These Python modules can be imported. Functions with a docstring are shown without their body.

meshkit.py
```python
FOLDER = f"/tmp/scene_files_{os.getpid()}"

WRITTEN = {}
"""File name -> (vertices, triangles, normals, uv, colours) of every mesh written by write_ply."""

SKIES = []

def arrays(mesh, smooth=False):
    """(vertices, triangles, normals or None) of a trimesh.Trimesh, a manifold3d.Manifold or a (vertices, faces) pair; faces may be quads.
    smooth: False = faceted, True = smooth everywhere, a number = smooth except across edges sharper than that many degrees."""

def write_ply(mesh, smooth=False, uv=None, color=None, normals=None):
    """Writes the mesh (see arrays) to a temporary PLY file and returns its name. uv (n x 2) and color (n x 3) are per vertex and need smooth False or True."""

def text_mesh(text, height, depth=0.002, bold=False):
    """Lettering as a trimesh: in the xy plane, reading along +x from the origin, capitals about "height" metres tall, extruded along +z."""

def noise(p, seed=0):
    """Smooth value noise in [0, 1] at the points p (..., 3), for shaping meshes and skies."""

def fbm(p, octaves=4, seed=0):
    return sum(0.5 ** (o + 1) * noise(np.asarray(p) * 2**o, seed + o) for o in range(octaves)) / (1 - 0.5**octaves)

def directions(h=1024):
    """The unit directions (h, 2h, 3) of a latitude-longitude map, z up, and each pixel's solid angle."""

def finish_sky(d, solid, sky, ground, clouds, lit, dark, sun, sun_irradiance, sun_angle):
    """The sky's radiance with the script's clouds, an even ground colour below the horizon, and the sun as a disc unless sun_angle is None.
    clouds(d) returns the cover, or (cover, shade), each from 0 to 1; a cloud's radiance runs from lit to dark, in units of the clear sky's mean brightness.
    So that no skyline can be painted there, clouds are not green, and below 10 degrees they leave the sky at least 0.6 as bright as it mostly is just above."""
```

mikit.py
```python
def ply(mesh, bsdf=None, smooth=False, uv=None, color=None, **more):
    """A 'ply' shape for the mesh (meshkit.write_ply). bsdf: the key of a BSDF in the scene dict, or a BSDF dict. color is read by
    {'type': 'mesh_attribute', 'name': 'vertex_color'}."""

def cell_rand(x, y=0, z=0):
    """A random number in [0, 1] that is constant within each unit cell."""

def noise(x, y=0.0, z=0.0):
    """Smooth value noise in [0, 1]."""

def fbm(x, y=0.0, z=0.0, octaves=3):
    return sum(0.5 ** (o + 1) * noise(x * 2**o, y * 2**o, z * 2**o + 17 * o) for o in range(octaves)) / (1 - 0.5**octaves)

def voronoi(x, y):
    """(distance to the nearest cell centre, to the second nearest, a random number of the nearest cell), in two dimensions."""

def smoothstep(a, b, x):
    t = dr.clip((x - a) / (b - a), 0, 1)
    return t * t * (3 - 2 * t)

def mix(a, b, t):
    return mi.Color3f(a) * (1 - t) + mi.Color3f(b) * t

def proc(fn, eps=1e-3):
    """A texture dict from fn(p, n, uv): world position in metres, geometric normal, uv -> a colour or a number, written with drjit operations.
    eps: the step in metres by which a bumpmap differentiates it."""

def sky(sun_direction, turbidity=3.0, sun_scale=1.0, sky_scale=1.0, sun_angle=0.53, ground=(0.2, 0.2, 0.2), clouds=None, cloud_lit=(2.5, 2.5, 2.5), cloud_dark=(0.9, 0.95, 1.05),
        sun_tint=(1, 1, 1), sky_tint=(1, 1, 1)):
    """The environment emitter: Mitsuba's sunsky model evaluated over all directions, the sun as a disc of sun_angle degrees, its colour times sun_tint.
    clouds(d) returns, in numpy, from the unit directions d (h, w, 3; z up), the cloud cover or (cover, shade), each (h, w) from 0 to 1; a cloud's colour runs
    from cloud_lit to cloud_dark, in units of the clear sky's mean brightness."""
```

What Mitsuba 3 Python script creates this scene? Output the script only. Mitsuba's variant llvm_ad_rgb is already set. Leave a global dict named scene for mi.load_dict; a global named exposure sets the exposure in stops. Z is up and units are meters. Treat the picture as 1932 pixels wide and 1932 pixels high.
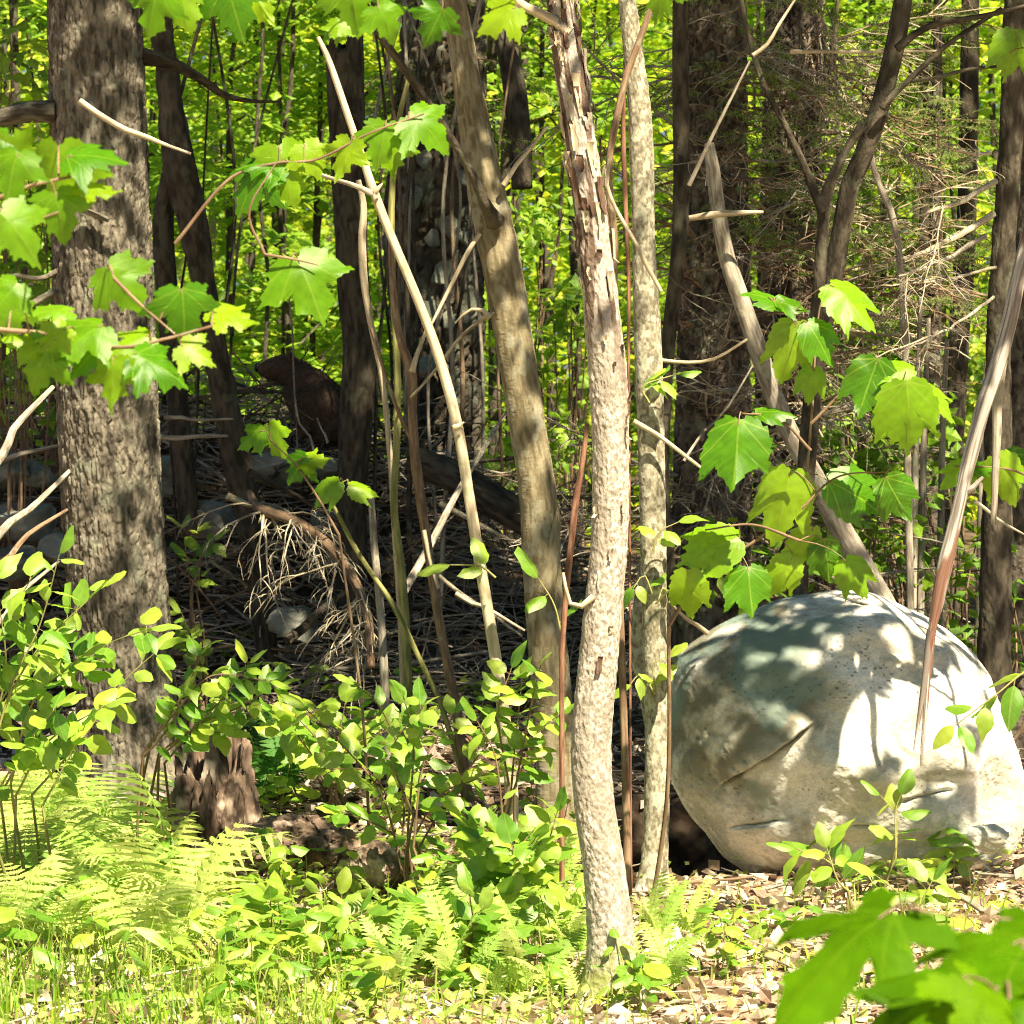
import math
import numpy as np
import trimesh
import manifold3d as m3
import drjit as dr
import mitsuba as mi
import mikit
import meshkit
from mikit import proc, noise, fbm, voronoi, cell_rand, smoothstep, mix

rng = np.random.default_rng(11)
T = mi.ScalarTransform4f
scene, labels = {'type': 'scene'}, {}

# ------------------------------------------------------------------ camera, sky, exposure
EYE, PITCH, FOV = np.array([0.0, 0.0, 1.6]), math.radians(-1.7), 18.0
FWD = np.array([0.0, math.cos(PITCH), math.sin(PITCH)])
UP = np.array([0.0, -math.sin(PITCH), math.cos(PITCH)])
RIGHT = np.array([1.0, 0.0, 0.0])
scene['camera'] = {'type': 'thinlens', 'fov': FOV, 'aperture_radius': 0.0055, 'focus_distance': 10.5,
                   'near_clip': 0.1, 'far_clip': 2000.0,
                   'to_world': T().look_at(origin=EYE.tolist(), target=(EYE + FWD).tolist(), up=[0, 0, 1])}
SUN = np.array([0.30, -0.56, 0.84])
scene['sky'] = mikit.sky(SUN.tolist(), turbidity=3, sky_scale=0.24, sun_tint=(0.98, 1.0, 0.96))
exposure = 3.3

TAN = math.tan(math.radians(FOV / 2))
PX = TAN / 966.0            # metres per view pixel (1932 across) and metre of distance


def at(vx, vy, d):
    return EYE + d * (FWD + RIGHT * (vx - 966) * PX - UP * (vy - 966) * PX)


# ------------------------------------------------------------------ ground shape
def ground_z(x, y):
    x, y = np.asarray(x, float), np.asarray(y, float)
    z = 0.085 * np.clip(y - 12.0, 0, 12) + 0.012 * np.clip(y - 24, 0, 60)
    p = np.stack([x * 0.9, y * 0.9, x * 0], -1)
    z = z + 0.10 * (meshkit.fbm(p, 3, 5) - 0.5) * np.clip((y - 5) / 4, 0.2, 1)
    z = z + 0.04 * (meshkit.fbm(p * 4.1, 2, 9) - 0.5)
    amp = 1.10 - 0.66 / (1 + np.exp(-(x + 0.35) / 0.17))
    amp = amp * (1 / (1 + np.exp((x - 0.55) / 0.16)))
    z = z - 0.75 * np.exp(-((x - 0.60) / 0.24) ** 4 - ((y - 12.1) / 0.66) ** 6)
    w = np.where(y < 16.4, 0.85, 1.3)
    z = z + amp * np.exp(-((y - 16.4) / w) ** 2) * (0.82 + 0.36 * meshkit.fbm(p * 2.2, 3, 3))
    return z


def on_ground(vx, vy, near=5.0, far=60.0):
    """Where the line of sight of a view pixel meets the ground."""
    d = np.linspace(near, far, 1600)
    p = EYE + d[:, None] * (FWD + RIGHT * (vx - 966) * PX - UP * (vy - 966) * PX)
    hit = np.nonzero(p[:, 2] < ground_z(p[:, 0], p[:, 1]))[0]
    return p[hit[0]] if len(hit) else p[-1]


# ------------------------------------------------------------------ book-keeping
taken = {}


def numbered(name):
    n = taken.get(name, 0)
    taken[name] = n + 1
    return name if n == 0 else f'{name}_{n:03d}'


def thing(name, label, cat, group=None, kind=None):
    key = numbered(name)
    labels[key] = {'label': label, 'category': cat}
    if group:
        labels[key]['group'] = group
    if kind:
        labels[key]['kind'] = kind
    return key


def put(parent, name, shape, label=None, kind=None):
    """A part under its thing (or under one of its parts)."""
    key = numbered(f'{parent}__{name}')
    scene[key] = shape
    if label or kind:
        labels[key] = {**({'label': label} if label else {}), **({'kind': kind} if kind else {})}
    return key


def shape(mesh, bsdf, smooth=True):
    v, f, uv = mesh
    return mikit.ply((v, f), bsdf, smooth=smooth, uv=uv)


def joined(meshes):
    vs, fs, us, n = [], [], [], 0
    for v, f, u in meshes:
        vs.append(v), fs.append(np.asarray(f) + n), us.append(u)
        n += len(v)
    return np.vstack(vs), np.vstack(fs), np.vstack(us)


# ------------------------------------------------------------------ shapes
def spline(pts, step=None, n=None):
    """Catmull-Rom through points with any number of columns, resampled evenly in the first three."""
    p = np.asarray(pts, float)
    if len(p) == 2:
        fine = p[0] + np.linspace(0, 1, 40)[:, None] * (p[1] - p[0])
    else:
        q = np.vstack([2 * p[0] - p[1], p, 2 * p[-1] - p[-2]])
        out = []
        t = np.linspace(0, 1, 24, endpoint=False)[:, None]
        for i in range(1, len(q) - 2):
            a, b, c, d = q[i - 1:i + 3]
            out.append(0.5 * (2 * b + (c - a) * t + (2 * a - 5 * b + 4 * c - d) * t ** 2 + (3 * b - a - 3 * c + d) * t ** 3))
        fine = np.vstack(out + [p[-1:]])
    s = np.concatenate([[0], np.cumsum(np.linalg.norm(np.diff(fine[:, :3], axis=0), axis=1))])
    n = n or max(3, int(s[-1] / step) + 1)
    u = np.linspace(0, s[-1], n)
    return np.stack([np.interp(u, s, fine[:, k]) for k in range(fine.shape[1])], 1)


def tube(path, radius, sides=8, disp=None, uvshift=0.0):
    """Closed tapered tube; uv in metres round and along. disp(cos, sin, s, r) -> metres added to the radius."""
    P = np.asarray(path, float)
    R = np.broadcast_to(np.asarray(radius, float), (len(P),))
    t = np.gradient(P, axis=0)
    t /= np.linalg.norm(t, axis=1, keepdims=True) + 1e-12
    a = np.zeros_like(P)
    ref = np.array([1.0, 0.2, 0.1]) if abs(t[0] @ np.array([1.0, 0.2, 0.1])) < 0.85 else np.array([0.1, 0.3, 1.0])
    for i in range(len(P)):
        ref = ref - t[i] * (ref @ t[i])
        ref = ref / np.linalg.norm(ref)
        a[i] = ref
    b = np.cross(t, a)
    s = np.concatenate([[0], np.cumsum(np.linalg.norm(np.diff(P, axis=0), axis=1))])
    th = np.linspace(0, 2 * np.pi, sides + 1)
    c, sn = np.cos(th), np.sin(th)
    c[-1], sn[-1] = c[0], sn[0]
    r = np.repeat(R[:, None], sides + 1, 1)
    if disp is not None:
        r = r + disp(np.broadcast_to(c, r.shape), np.broadcast_to(sn, r.shape), np.broadcast_to(s[:, None], r.shape), r)
    v = P[:, None] + r[..., None] * (c[None, :, None] * a[:, None] + sn[None, :, None] * b[:, None])
    uv = np.stack([np.broadcast_to(th * R.mean(), r.shape) + uvshift, np.broadcast_to(s[:, None] + uvshift * 3, r.shape)], -1)
    k = sides + 1
    i, j = np.meshgrid(np.arange(len(P) - 1), np.arange(sides), indexing='ij')
    q = np.stack([i * k + j, i * k + j + 1, (i + 1) * k + j + 1, (i + 1) * k + j], -1).reshape(-1, 4)
    f = np.vstack([q[:, [0, 1, 2]], q[:, [0, 2, 3]]])
    V, UV = v.reshape(-1, 3), uv.reshape(-1, 2)
    n = len(V)
    V = np.vstack([V, P[0] , P[-1]])
    UV = np.vstack([UV, UV[0], UV[n - 1]])
    e = np.arange(sides)
    f = np.vstack([f, np.stack([e * 0 + n, e + 1, e], 1), np.stack([e * 0 + n + 1, (len(P) - 1) * k + e, (len(P) - 1) * k + e + 1], 1)])
    return V, f, UV


def ridged(scale, stretch, amount, seed=1, octaves=2):
    """Bark relief: ridged noise drawn out along the stem."""
    def fn(c, s, z, r):
        p = np.stack([c * r * scale, s * r * scale, z * scale * stretch], -1)
        out = 0
        for o in range(octaves):
            nz = meshkit.noise(p * 2 ** o + 3.1 * o + seed * 7.3, seed + o)
            out = out + (1 - np.abs(2 * nz - 1) - 0.6) * 0.5 ** o
        wob = meshkit.noise(p * 0.23, seed + 8) - 0.5
        return -amount * out + wob * amount * 1.2
    return fn


def hash01(i, j, k, seed):
    h = (i * 374761393 + j * 668265263 + k * 2147483647 + seed * 144665) & 0xFFFFFFFF
    h = ((h ^ (h >> 13)) * 1274126177) & 0xFFFFFFFF
    return ((h ^ (h >> 16)) & 0xFFFFFF) / 16777215.0


def plates(scale, stretch, amount, seed=1, gap=0.2):
    """Bark relief of separate plates: deep joints between cells, each plate at its own height and tilt."""
    def fn(c, s, z, r):
        p = np.stack([c * r * scale, s * r * scale, z * scale * stretch], -1).reshape(-1, 3)
        p = p + 0.9 * (np.stack([meshkit.noise(p * 1.7, seed + q) for q in (11, 12, 13)], -1) - 0.5)
        i0 = np.floor(p).astype(np.int64)
        f1, f2 = np.full(len(p), 9.0), np.full(len(p), 9.0)
        hgt, slope = np.zeros(len(p)), np.zeros(len(p))
        for a, b, e in np.ndindex(3, 3, 3):
            q = i0 + [a - 1, b - 1, e - 1]
            ctr = q + np.stack([hash01(q[:, 0], q[:, 1], q[:, 2], seed + w) for w in (1, 2, 3)], -1)
            d = np.linalg.norm(ctr - p, axis=1)
            new = d < f1
            f2 = np.where(new, f1, np.minimum(f2, d))
            hgt = np.where(new, hash01(q[:, 0], q[:, 1], q[:, 2], seed + 5), hgt)
            slope = np.where(new, (p[:, 2] - ctr[:, 2]) * (hash01(q[:, 0], q[:, 1], q[:, 2], seed + 6) - 0.3), slope)
            f1 = np.where(new, d, f1)
        t = np.clip((f2 - f1) / gap, 0, 1)
        t = t * t * (3 - 2 * t)
        out = amount * (t * (0.7 + 0.6 * hgt) - 0.9 - 0.5 * slope * t) + amount * 0.35 * (meshkit.fbm(p * 3.1, 2, seed + 20) - 0.5)
        return out.reshape(c.shape)
    return fn


def vpath(pts, d, dd=0.0, step=0.03):
    """Path and radii from view points (x, y, width in view pixels) at distance d; dd leans the far end in depth."""
    rows = []
    for i, (x, y, w) in enumerate(pts):
        di = d + dd * i / max(1, len(pts) - 1)
        rows.append([*at(x, y, di), w * PX * di / 2])
    s = spline(rows, step)
    return s[:, :3], s[:, 3]


def to_ground(P, R, sink=0.08):
    """Carries a path's lower end on into the ground."""
    lo = P[-1]
    g = float(ground_z(lo[0], lo[1])) - sink
    if lo[2] > g + 0.03:
        n = max(2, int((lo[2] - g) / 0.03))
        d = P[-1] - P[-4]
        d = d / max(-d[2], 0.02)
        zz = np.linspace(lo[2], g, n + 1)[1:]
        ext = lo + (lo[2] - zz)[:, None] * d * np.array([0.6, 0.6, 1])
        ext[:, 2] = zz
        P, R = np.vstack([P, ext]), np.concatenate([R, np.full(n, R[-1])])
    h = P[:, 2] - (g + sink)
    return P, R * (1 + 0.45 * np.exp(-np.clip(h, 0, 9) / 0.07))


def carried_up(P, R, top, tip=0.35, lean=(0, 0)):
    """Carries the upper end of a path (its start) on to the height top."""
    n = max(3, int((top - P[0, 2]) / 0.2))
    d = P[0] - P[3]
    d = d / max(d[2], 0.02)
    k = np.linspace(1, 0, n + 1)[:-1]
    h = (top - P[0, 2]) * k
    ext = P[0] + h[:, None] * (d * np.array([0.4, 0.4, 1]) + np.array([lean[0], lean[1], 0]))
    ext[:, 2] = P[0, 2] + h
    return np.vstack([ext, P]), np.concatenate([R[0] * (1 - (1 - tip) * k), R])


# ------------------------------------------------------------------ leaves
def leaf_mesh(outline, fold=0.18, droop=0.25, ripple=0.05, rings=(0.4, 0.75, 1.0), origin=(0, 0.3), variant=0, seed=0, curl=0.0):
    """A leaf about one unit long: base at (0, 0), tip at (0, 1), z up. uv holds the leaf's own plan and, in steps of 4, its variant."""
    o = np.asarray(outline, float)
    c = np.asarray(origin, float)
    k = len(o)
    pts = np.vstack([c[None]] + [c + (o - c) * t for t in rings])
    z = -fold * np.abs(pts[:, 0]) ** 1.1 * 0.8 - droop * np.clip(pts[:, 1] - 0.1, 0, 2) ** 2 - curl * pts[:, 0] ** 2
    nz = meshkit.noise(np.stack([pts[:, 0] * 4 + seed, pts[:, 1] * 4, pts[:, 0] * 0 + seed * 1.7], -1), seed)
    z = z + ripple * (nz - 0.5) * 2 * np.linalg.norm(pts - c, axis=1)
    v = np.column_stack([pts, z])
    f = [[0, 1 + i, 1 + (i + 1) % k] for i in range(k)]
    for r in range(len(rings) - 1):
        a, b = 1 + r * k, 1 + (r + 1) * k
        for i in range(k):
            j = (i + 1) % k
            f += [[a + i, b + i, b + j], [a + i, b + j, a + j]]
    uv = pts.copy()
    uv[:, 0] += 4 * variant
    return v, np.array(f), uv


def mirrored(half):
    h = np.asarray(half, float)
    left = h[::-1].copy()
    left[:, 0] *= -1
    return np.vstack([h, left[1:] if abs(h[-1, 0]) < 1e-6 else left])[: None]


MAPLE = mirrored([(0.02, 0.02), (0.16, -0.10), (0.30, -0.06), (0.47, 0.02), (0.40, 0.12), (0.56, 0.25), (0.72, 0.40), (0.55, 0.42), (0.50, 0.50),
                  (0.34, 0.47), (0.24, 0.46), (0.27, 0.62), (0.30, 0.72), (0.17, 0.76), (0.10, 0.88), (0.0, 1.06)])[:-1]
GOOSE = mirrored([(0.02, 0.0), (0.14, -0.06), (0.28, 0.0), (0.40, 0.14), (0.46, 0.32), (0.48, 0.50), (0.46, 0.68), (0.47, 0.84), (0.36, 0.76), (0.27, 0.68),
                  (0.22, 0.80), (0.12, 0.93), (0.0, 1.10)])[:-1]
DEEP = mirrored([(0.02, 0.02), (0.18, -0.14), (0.36, -0.16), (0.50, -0.10), (0.34, 0.02), (0.20, 0.12), (0.42, 0.16), (0.66, 0.32), (0.86, 0.56), (0.62, 0.52), (0.40, 0.44), (0.20, 0.32), (0.23, 0.52), (0.26, 0.70), (0.16, 0.88), (0.0, 1.12)])[:-1]
OVATE = mirrored([(0.0, 0.0), (0.16, 0.10), (0.27, 0.28), (0.29, 0.46), (0.24, 0.66), (0.13, 0.85), (0.0, 1.0)])[:-1]
ROUND = mirrored([(0.0, 0.0), (0.22, 0.06), (0.36, 0.25), (0.38, 0.48), (0.28, 0.72), (0.12, 0.9), (0.0, 0.97)])[:-1]
NARROW = mirrored([(0.0, 0.0), (0.09, 0.15), (0.15, 0.4), (0.13, 0.65), (0.06, 0.88), (0.0, 1.0)])[:-1]


def jitter_outline(o, amount, seed):
    r = np.random.default_rng(seed)
    q = np.asarray(o, float) * (1 + r.normal(0, amount, (len(o), 1))) * [1 + r.normal(0, 0.06), 1]
    q[:, 0] += r.normal(0, 0.03) * q[:, 1]
    return q


def toothed(o, amount, seed):
    """Each outline edge broken by a small tooth."""
    o = np.asarray(o, float)
    r = np.random.default_rng(seed)
    nxt = np.roll(o, -1, 0)
    e = nxt - o
    out = np.stack([e[:, 1], -e[:, 0]], 1)
    a = o + e * 0.38 + out * amount * r.uniform(0.2, 1.6, (len(o), 1))
    b = o + e * 0.52 - out * amount * r.uniform(0.2, 1.2, (len(o), 1))
    return np.stack([o, a, b], 1).reshape(-1, 2)


LEAF = {}
for kind, (outl, bsdf, rings, nvar) in {
    'maple': (MAPLE, 'leaf_maple', (0.4, 0.75, 1.0), 10), 'goose': (GOOSE, 'leaf_goose', (0.4, 0.75, 1.0), 8),
    'ovate': (OVATE, 'leaf_shrub', (0.55, 1.0), 10), 'round': (ROUND, 'leaf_shrub', (0.55, 1.0), 8),
    'narrow': (NARROW, 'leaf_shrub', (0.55, 1.0), 6), 'big': (DEEP, 'leaf_near', (0.25, 0.5, 0.75, 1.0), 5),
}.items():
    LEAF[kind] = []
    for i in range(nvar):
        r = np.random.default_rng(100 + i)
        wide = kind in ('maple', 'goose', 'big')
        o = toothed(jitter_outline(outl, 0.04, 50 + i), 0.12, 70 + i) if wide else jitter_outline(outl, 0.05, 50 + i)
        LEAF[kind].append(shape(leaf_mesh(o, fold=r.uniform(-0.08, 0.42), droop=r.uniform(0.0, 0.55), curl=r.uniform(-0.1, 0.55) if wide else r.uniform(-0.2, 0.8),
                                          ripple=r.uniform(0.10, 0.24), rings=rings, variant=i, seed=i,
                                          origin=(0, 0.34) if kind in ('ovate', 'round', 'narrow', 'goose') else (0, 0.22)), bsdf))


def frame(base, tip, normal, size):
    y = np.asarray(tip, float)
    y = y / np.linalg.norm(y)
    n = np.asarray(normal, float)
    n = n - y * (n @ y)
    if np.linalg.norm(n) < 1e-3:
        n = np.array([0.3, -0.5, 0.7]) - y * (np.array([0.3, -0.5, 0.7]) @ y)
    n = n / np.linalg.norm(n)
    x = np.cross(y, n)
    m = np.eye(4)
    m[:3, 0], m[:3, 1], m[:3, 2], m[:3, 3] = x * size, y * size, n * size, base
    return T(m)


def add_leaf(parent, kind, base, tip, normal, size, variant=None):
    lib = LEAF[kind]
    d = lib[rng.integers(len(lib)) if variant is None else variant % len(lib)]
    return put(parent, 'leaf', {**d, 'to_world': frame(base, tip, normal, size)})


def leaf_cloud(P, size, variants=6, up=0.35, wide=0.34, r=None, cup=0.0):
    """Many small folded leaves as one mesh: points P (n, 3), four triangles each."""
    r = r or rng
    n = len(P)
    nrm = r.normal(0, 1, (n, 3))
    nrm /= np.linalg.norm(nrm, axis=1, keepdims=True)
    nrm[:, 2] = np.abs(nrm[:, 2]) + up
    nrm /= np.linalg.norm(nrm, axis=1, keepdims=True)
    y = r.normal(0, 1, (n, 3))
    y[:, 2] -= 0.5
    y -= nrm * (y * nrm).sum(1, keepdims=True)
    y /= np.linalg.norm(y, axis=1, keepdims=True)
    x = np.cross(y, nrm)
    s = size * r.uniform(0.6, 1.3, n)
    plan = np.array([[0, 0, 0], [wide, 0.42, -0.06], [0, 1, -0.1], [-wide, 0.42, -0.06], [0, 0.45, 0.04]])
    bend = cup * r.uniform(-0.4, 1.0, (n, 1, 1)) if cup else 0.0
    lift = np.array([0.1, 0.9, 1.0, 0.8, 0.0])[None, :, None] * bend * nrm[:, None] * s[:, None, None]
    v = P[:, None] + lift + s[:, None, None] * (plan[None, :, :1] * x[:, None] + plan[None, :, 1:2] * y[:, None] + plan[None, :, 2:] * nrm[:, None])
    f = np.array([[0, 1, 4], [1, 2, 4], [2, 3, 4], [3, 0, 4]])
    f = (f[None] + 5 * np.arange(n)[:, None, None]).reshape(-1, 3)
    uv = np.broadcast_to(plan[None, :, :2], (n, 5, 2)).copy()
    uv[..., 0] += 4 * r.integers(variants, size=n)[:, None]
    return v.reshape(-1, 3), f, uv.reshape(-1, 2)


def clumps(centre, radii, n_clumps, per, spread, r=None):
    """Leaf points gathered in clumps through an ellipsoid."""
    r = r or rng
    c = r.normal(0, 1, (n_clumps, 3))
    c /= np.linalg.norm(c, axis=1, keepdims=True)
    c *= r.uniform(0.15, 1, (n_clumps, 1)) ** 0.5
    c = np.asarray(centre) + c * np.asarray(radii)
    p = c[:, None] + r.normal(0, 1, (n_clumps, per, 3)) * spread * np.array([1, 1, 0.55])
    return p.reshape(-1, 3)


# ------------------------------------------------------------------ materials
def two(b):
    return {'type': 'twosided', 'bsdf': b}


def matte(fn, rough=0.85, bump=None, scale=1.0, spec=0.25, eps=1e-3):
    b = {'type': 'principled', 'base_color': proc(fn), 'roughness': rough, 'specular': spec}
    if bump is not None:
        b = {'type': 'bumpmap', 'scale': scale, 'tex': proc(bump, eps), 'bsdf': b}
    return two(b)


def bark(dark, light, lichen=None, fine=60.0, stretch=0.25, patch=7.0, cover=0.5, seed=0.0):
    def fn(p, n, uv):
        u, v = uv.x + seed, uv.y + seed
        a = fbm(u * fine, v * fine * stretch, seed, 3)
        b = fbm(u * patch * 2, v * patch, 3 + seed, 3)
        col = mix(dark, light, smoothstep(0.25, 0.78, a * 0.75 + b * 0.25))
        if lichen is not None:
            k = fbm(u * patch * 3, v * patch * 2.2, 9 + seed, 4)
            col = mix(col, lichen, smoothstep(cover, cover + 0.16, k) * 0.6)
        return col
    return fn


def leaf_bsdf(hues, vein=(0.36, 0.46, 0.12), veins='palm', gloss=0.035, trans=1.05, rough=0.33):
    hues = [tuple(h) for h in hues]

    def fn(p, n, uv):
        k = dr.floor((uv.x + 2) / 4)
        x, y = uv.x - 4 * k, uv.y
        j = k - len(hues) * dr.floor((k + 0.5) / len(hues))
        col = mi.Color3f(hues[0])
        for i in range(1, len(hues)):
            col = dr.select(dr.abs(j - i) < 0.5, mi.Color3f(hues[i]), col)
        if veins == 'palm':
            line = dr.minimum(dr.abs(x), dr.minimum(dr.abs(dr.abs(x) - y * 0.95), dr.abs(dr.abs(x) * 0.35 - y)))
            w = 0.014
            side = dr.abs(dr.abs((y - dr.abs(x) * 0.8) * 9 - dr.floor((y - dr.abs(x) * 0.8) * 9)) - 0.5)
        else:
            line = dr.abs(x)
            w = 0.016
            side = dr.abs(dr.abs((y - dr.abs(x) * 0.9) * 8 - dr.floor((y - dr.abs(x) * 0.9) * 8)) - 0.5)
        m = 1 - smoothstep(w * 0.4, w * 1.6, line)
        m2 = (1 - smoothstep(0.02, 0.12, side)) * 0.42
        blot = noise(p.x * 60, p.y * 60, p.z * 60) * 0.3 + 0.6 + 0.5 * fbm(p.x * 9, p.y * 9, p.z * 9, 2)
        return mix(col * blot, vein, dr.clip(m * 0.55 + m2 * 0.45, 0, 1))
    thin = {'type': 'principledthin', 'base_color': proc(fn), 'roughness': 0.6, 'diff_trans': trans, 'eta': 1.45}
    if gloss <= 0:
        return thin
    return {'type': 'blendbsdf', 'weight': gloss, 'bsdf_0': thin, 'bsdf_1': two({'type': 'roughconductor', 'alpha': rough, 'material': 'none'})}


scene['leaf_maple'] = leaf_bsdf([(0.15, 0.36, 0.008), (0.23, 0.44, 0.010), (0.09, 0.28, 0.008), (0.29, 0.48, 0.014), (0.17, 0.38, 0.012)], vein=(0.26, 0.44, 0.04), gloss=0.022, rough=0.2)
scene['leaf_near'] = leaf_bsdf([(0.095, 0.25, 0.003), (0.14, 0.31, 0.004), (0.08, 0.22, 0.003)], vein=(0.14, 0.30, 0.01), gloss=0.005, rough=0.3)  # darker maple green, shade put into the colour of the nearest leaves
scene['leaf_goose'] = leaf_bsdf([(0.24, 0.48, 0.014), (0.30, 0.52, 0.02), (0.11, 0.32, 0.010), (0.09, 0.26, 0.010)], vein=(0.34, 0.52, 0.06), gloss=0.028, rough=0.2)
scene['leaf_shrub'] = leaf_bsdf([(0.32, 0.50, 0.05), (0.22, 0.43, 0.04), (0.43, 0.57, 0.07), (0.15, 0.35, 0.03), (0.36, 0.53, 0.08)], vein=(0.38, 0.50, 0.14), veins='pin', gloss=0.04, rough=0.24)
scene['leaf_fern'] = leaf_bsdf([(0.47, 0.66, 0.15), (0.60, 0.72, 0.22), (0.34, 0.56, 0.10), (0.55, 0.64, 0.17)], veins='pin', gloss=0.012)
scene['leaf_fern_shaded'] = leaf_bsdf([(0.08, 0.26, 0.03), (0.12, 0.32, 0.03), (0.07, 0.22, 0.03)], veins='pin', gloss=0.015)  # fern leaf with the shade put into a darker colour
scene['leaf_far'] = leaf_bsdf([(0.46, 0.64, 0.02), (0.60, 0.72, 0.03), (0.32, 0.56, 0.02), (0.66, 0.72, 0.04), (0.22, 0.46, 0.02), (0.50, 0.66, 0.04)], veins='pin', gloss=0.03, trans=1.15)
scene['leaf_far_green'] = leaf_bsdf([(0.26, 0.48, 0.03), (0.34, 0.56, 0.04), (0.18, 0.38, 0.03), (0.42, 0.60, 0.05)], veins='pin', gloss=0.03, trans=1.1)
scene['leaf_crown'] = leaf_bsdf([(0.15, 0.32, 0.02), (0.20, 0.38, 0.02), (0.12, 0.28, 0.02)], veins='pin', gloss=0.02, trans=0.7)
scene['grass_blade'] = leaf_bsdf([(0.26, 0.46, 0.03), (0.34, 0.52, 0.04), (0.50, 0.54, 0.16), (0.20, 0.42, 0.03)], veins='pin', gloss=0.015)
scene['needle'] = leaf_bsdf([(0.20, 0.32, 0.08), (0.28, 0.40, 0.10), (0.14, 0.26, 0.05)], veins='pin', gloss=0.01, trans=0.7)
scene['dry_leaf'] = leaf_bsdf([(0.46, 0.36, 0.25), (0.60, 0.52, 0.41), (0.34, 0.24, 0.15), (0.68, 0.61, 0.51), (0.22, 0.14, 0.09), (0.52, 0.43, 0.34)],
                              vein=(0.5, 0.4, 0.28), veins='pin', gloss=0.03, trans=0.35)
scene['bark_oak'] = matte(bark((0.050, 0.043, 0.032), (0.215, 0.195, 0.150), (0.22, 0.235, 0.175), 70, 0.3, 6, 0.60, 1.0),
                          bump=lambda p, n, uv: fbm(uv.x * 110, uv.y * 60, 2.0, 3), scale=0.010)
scene['bark_smooth'] = matte(bark((0.13, 0.108, 0.06), (0.29, 0.255, 0.16), (0.32, 0.32, 0.24), 90, 0.22, 9, 0.56, 2.0),
                             bump=lambda p, n, uv: fbm(uv.x * 70, uv.y * 160, 5.0, 3), scale=0.003)


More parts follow.
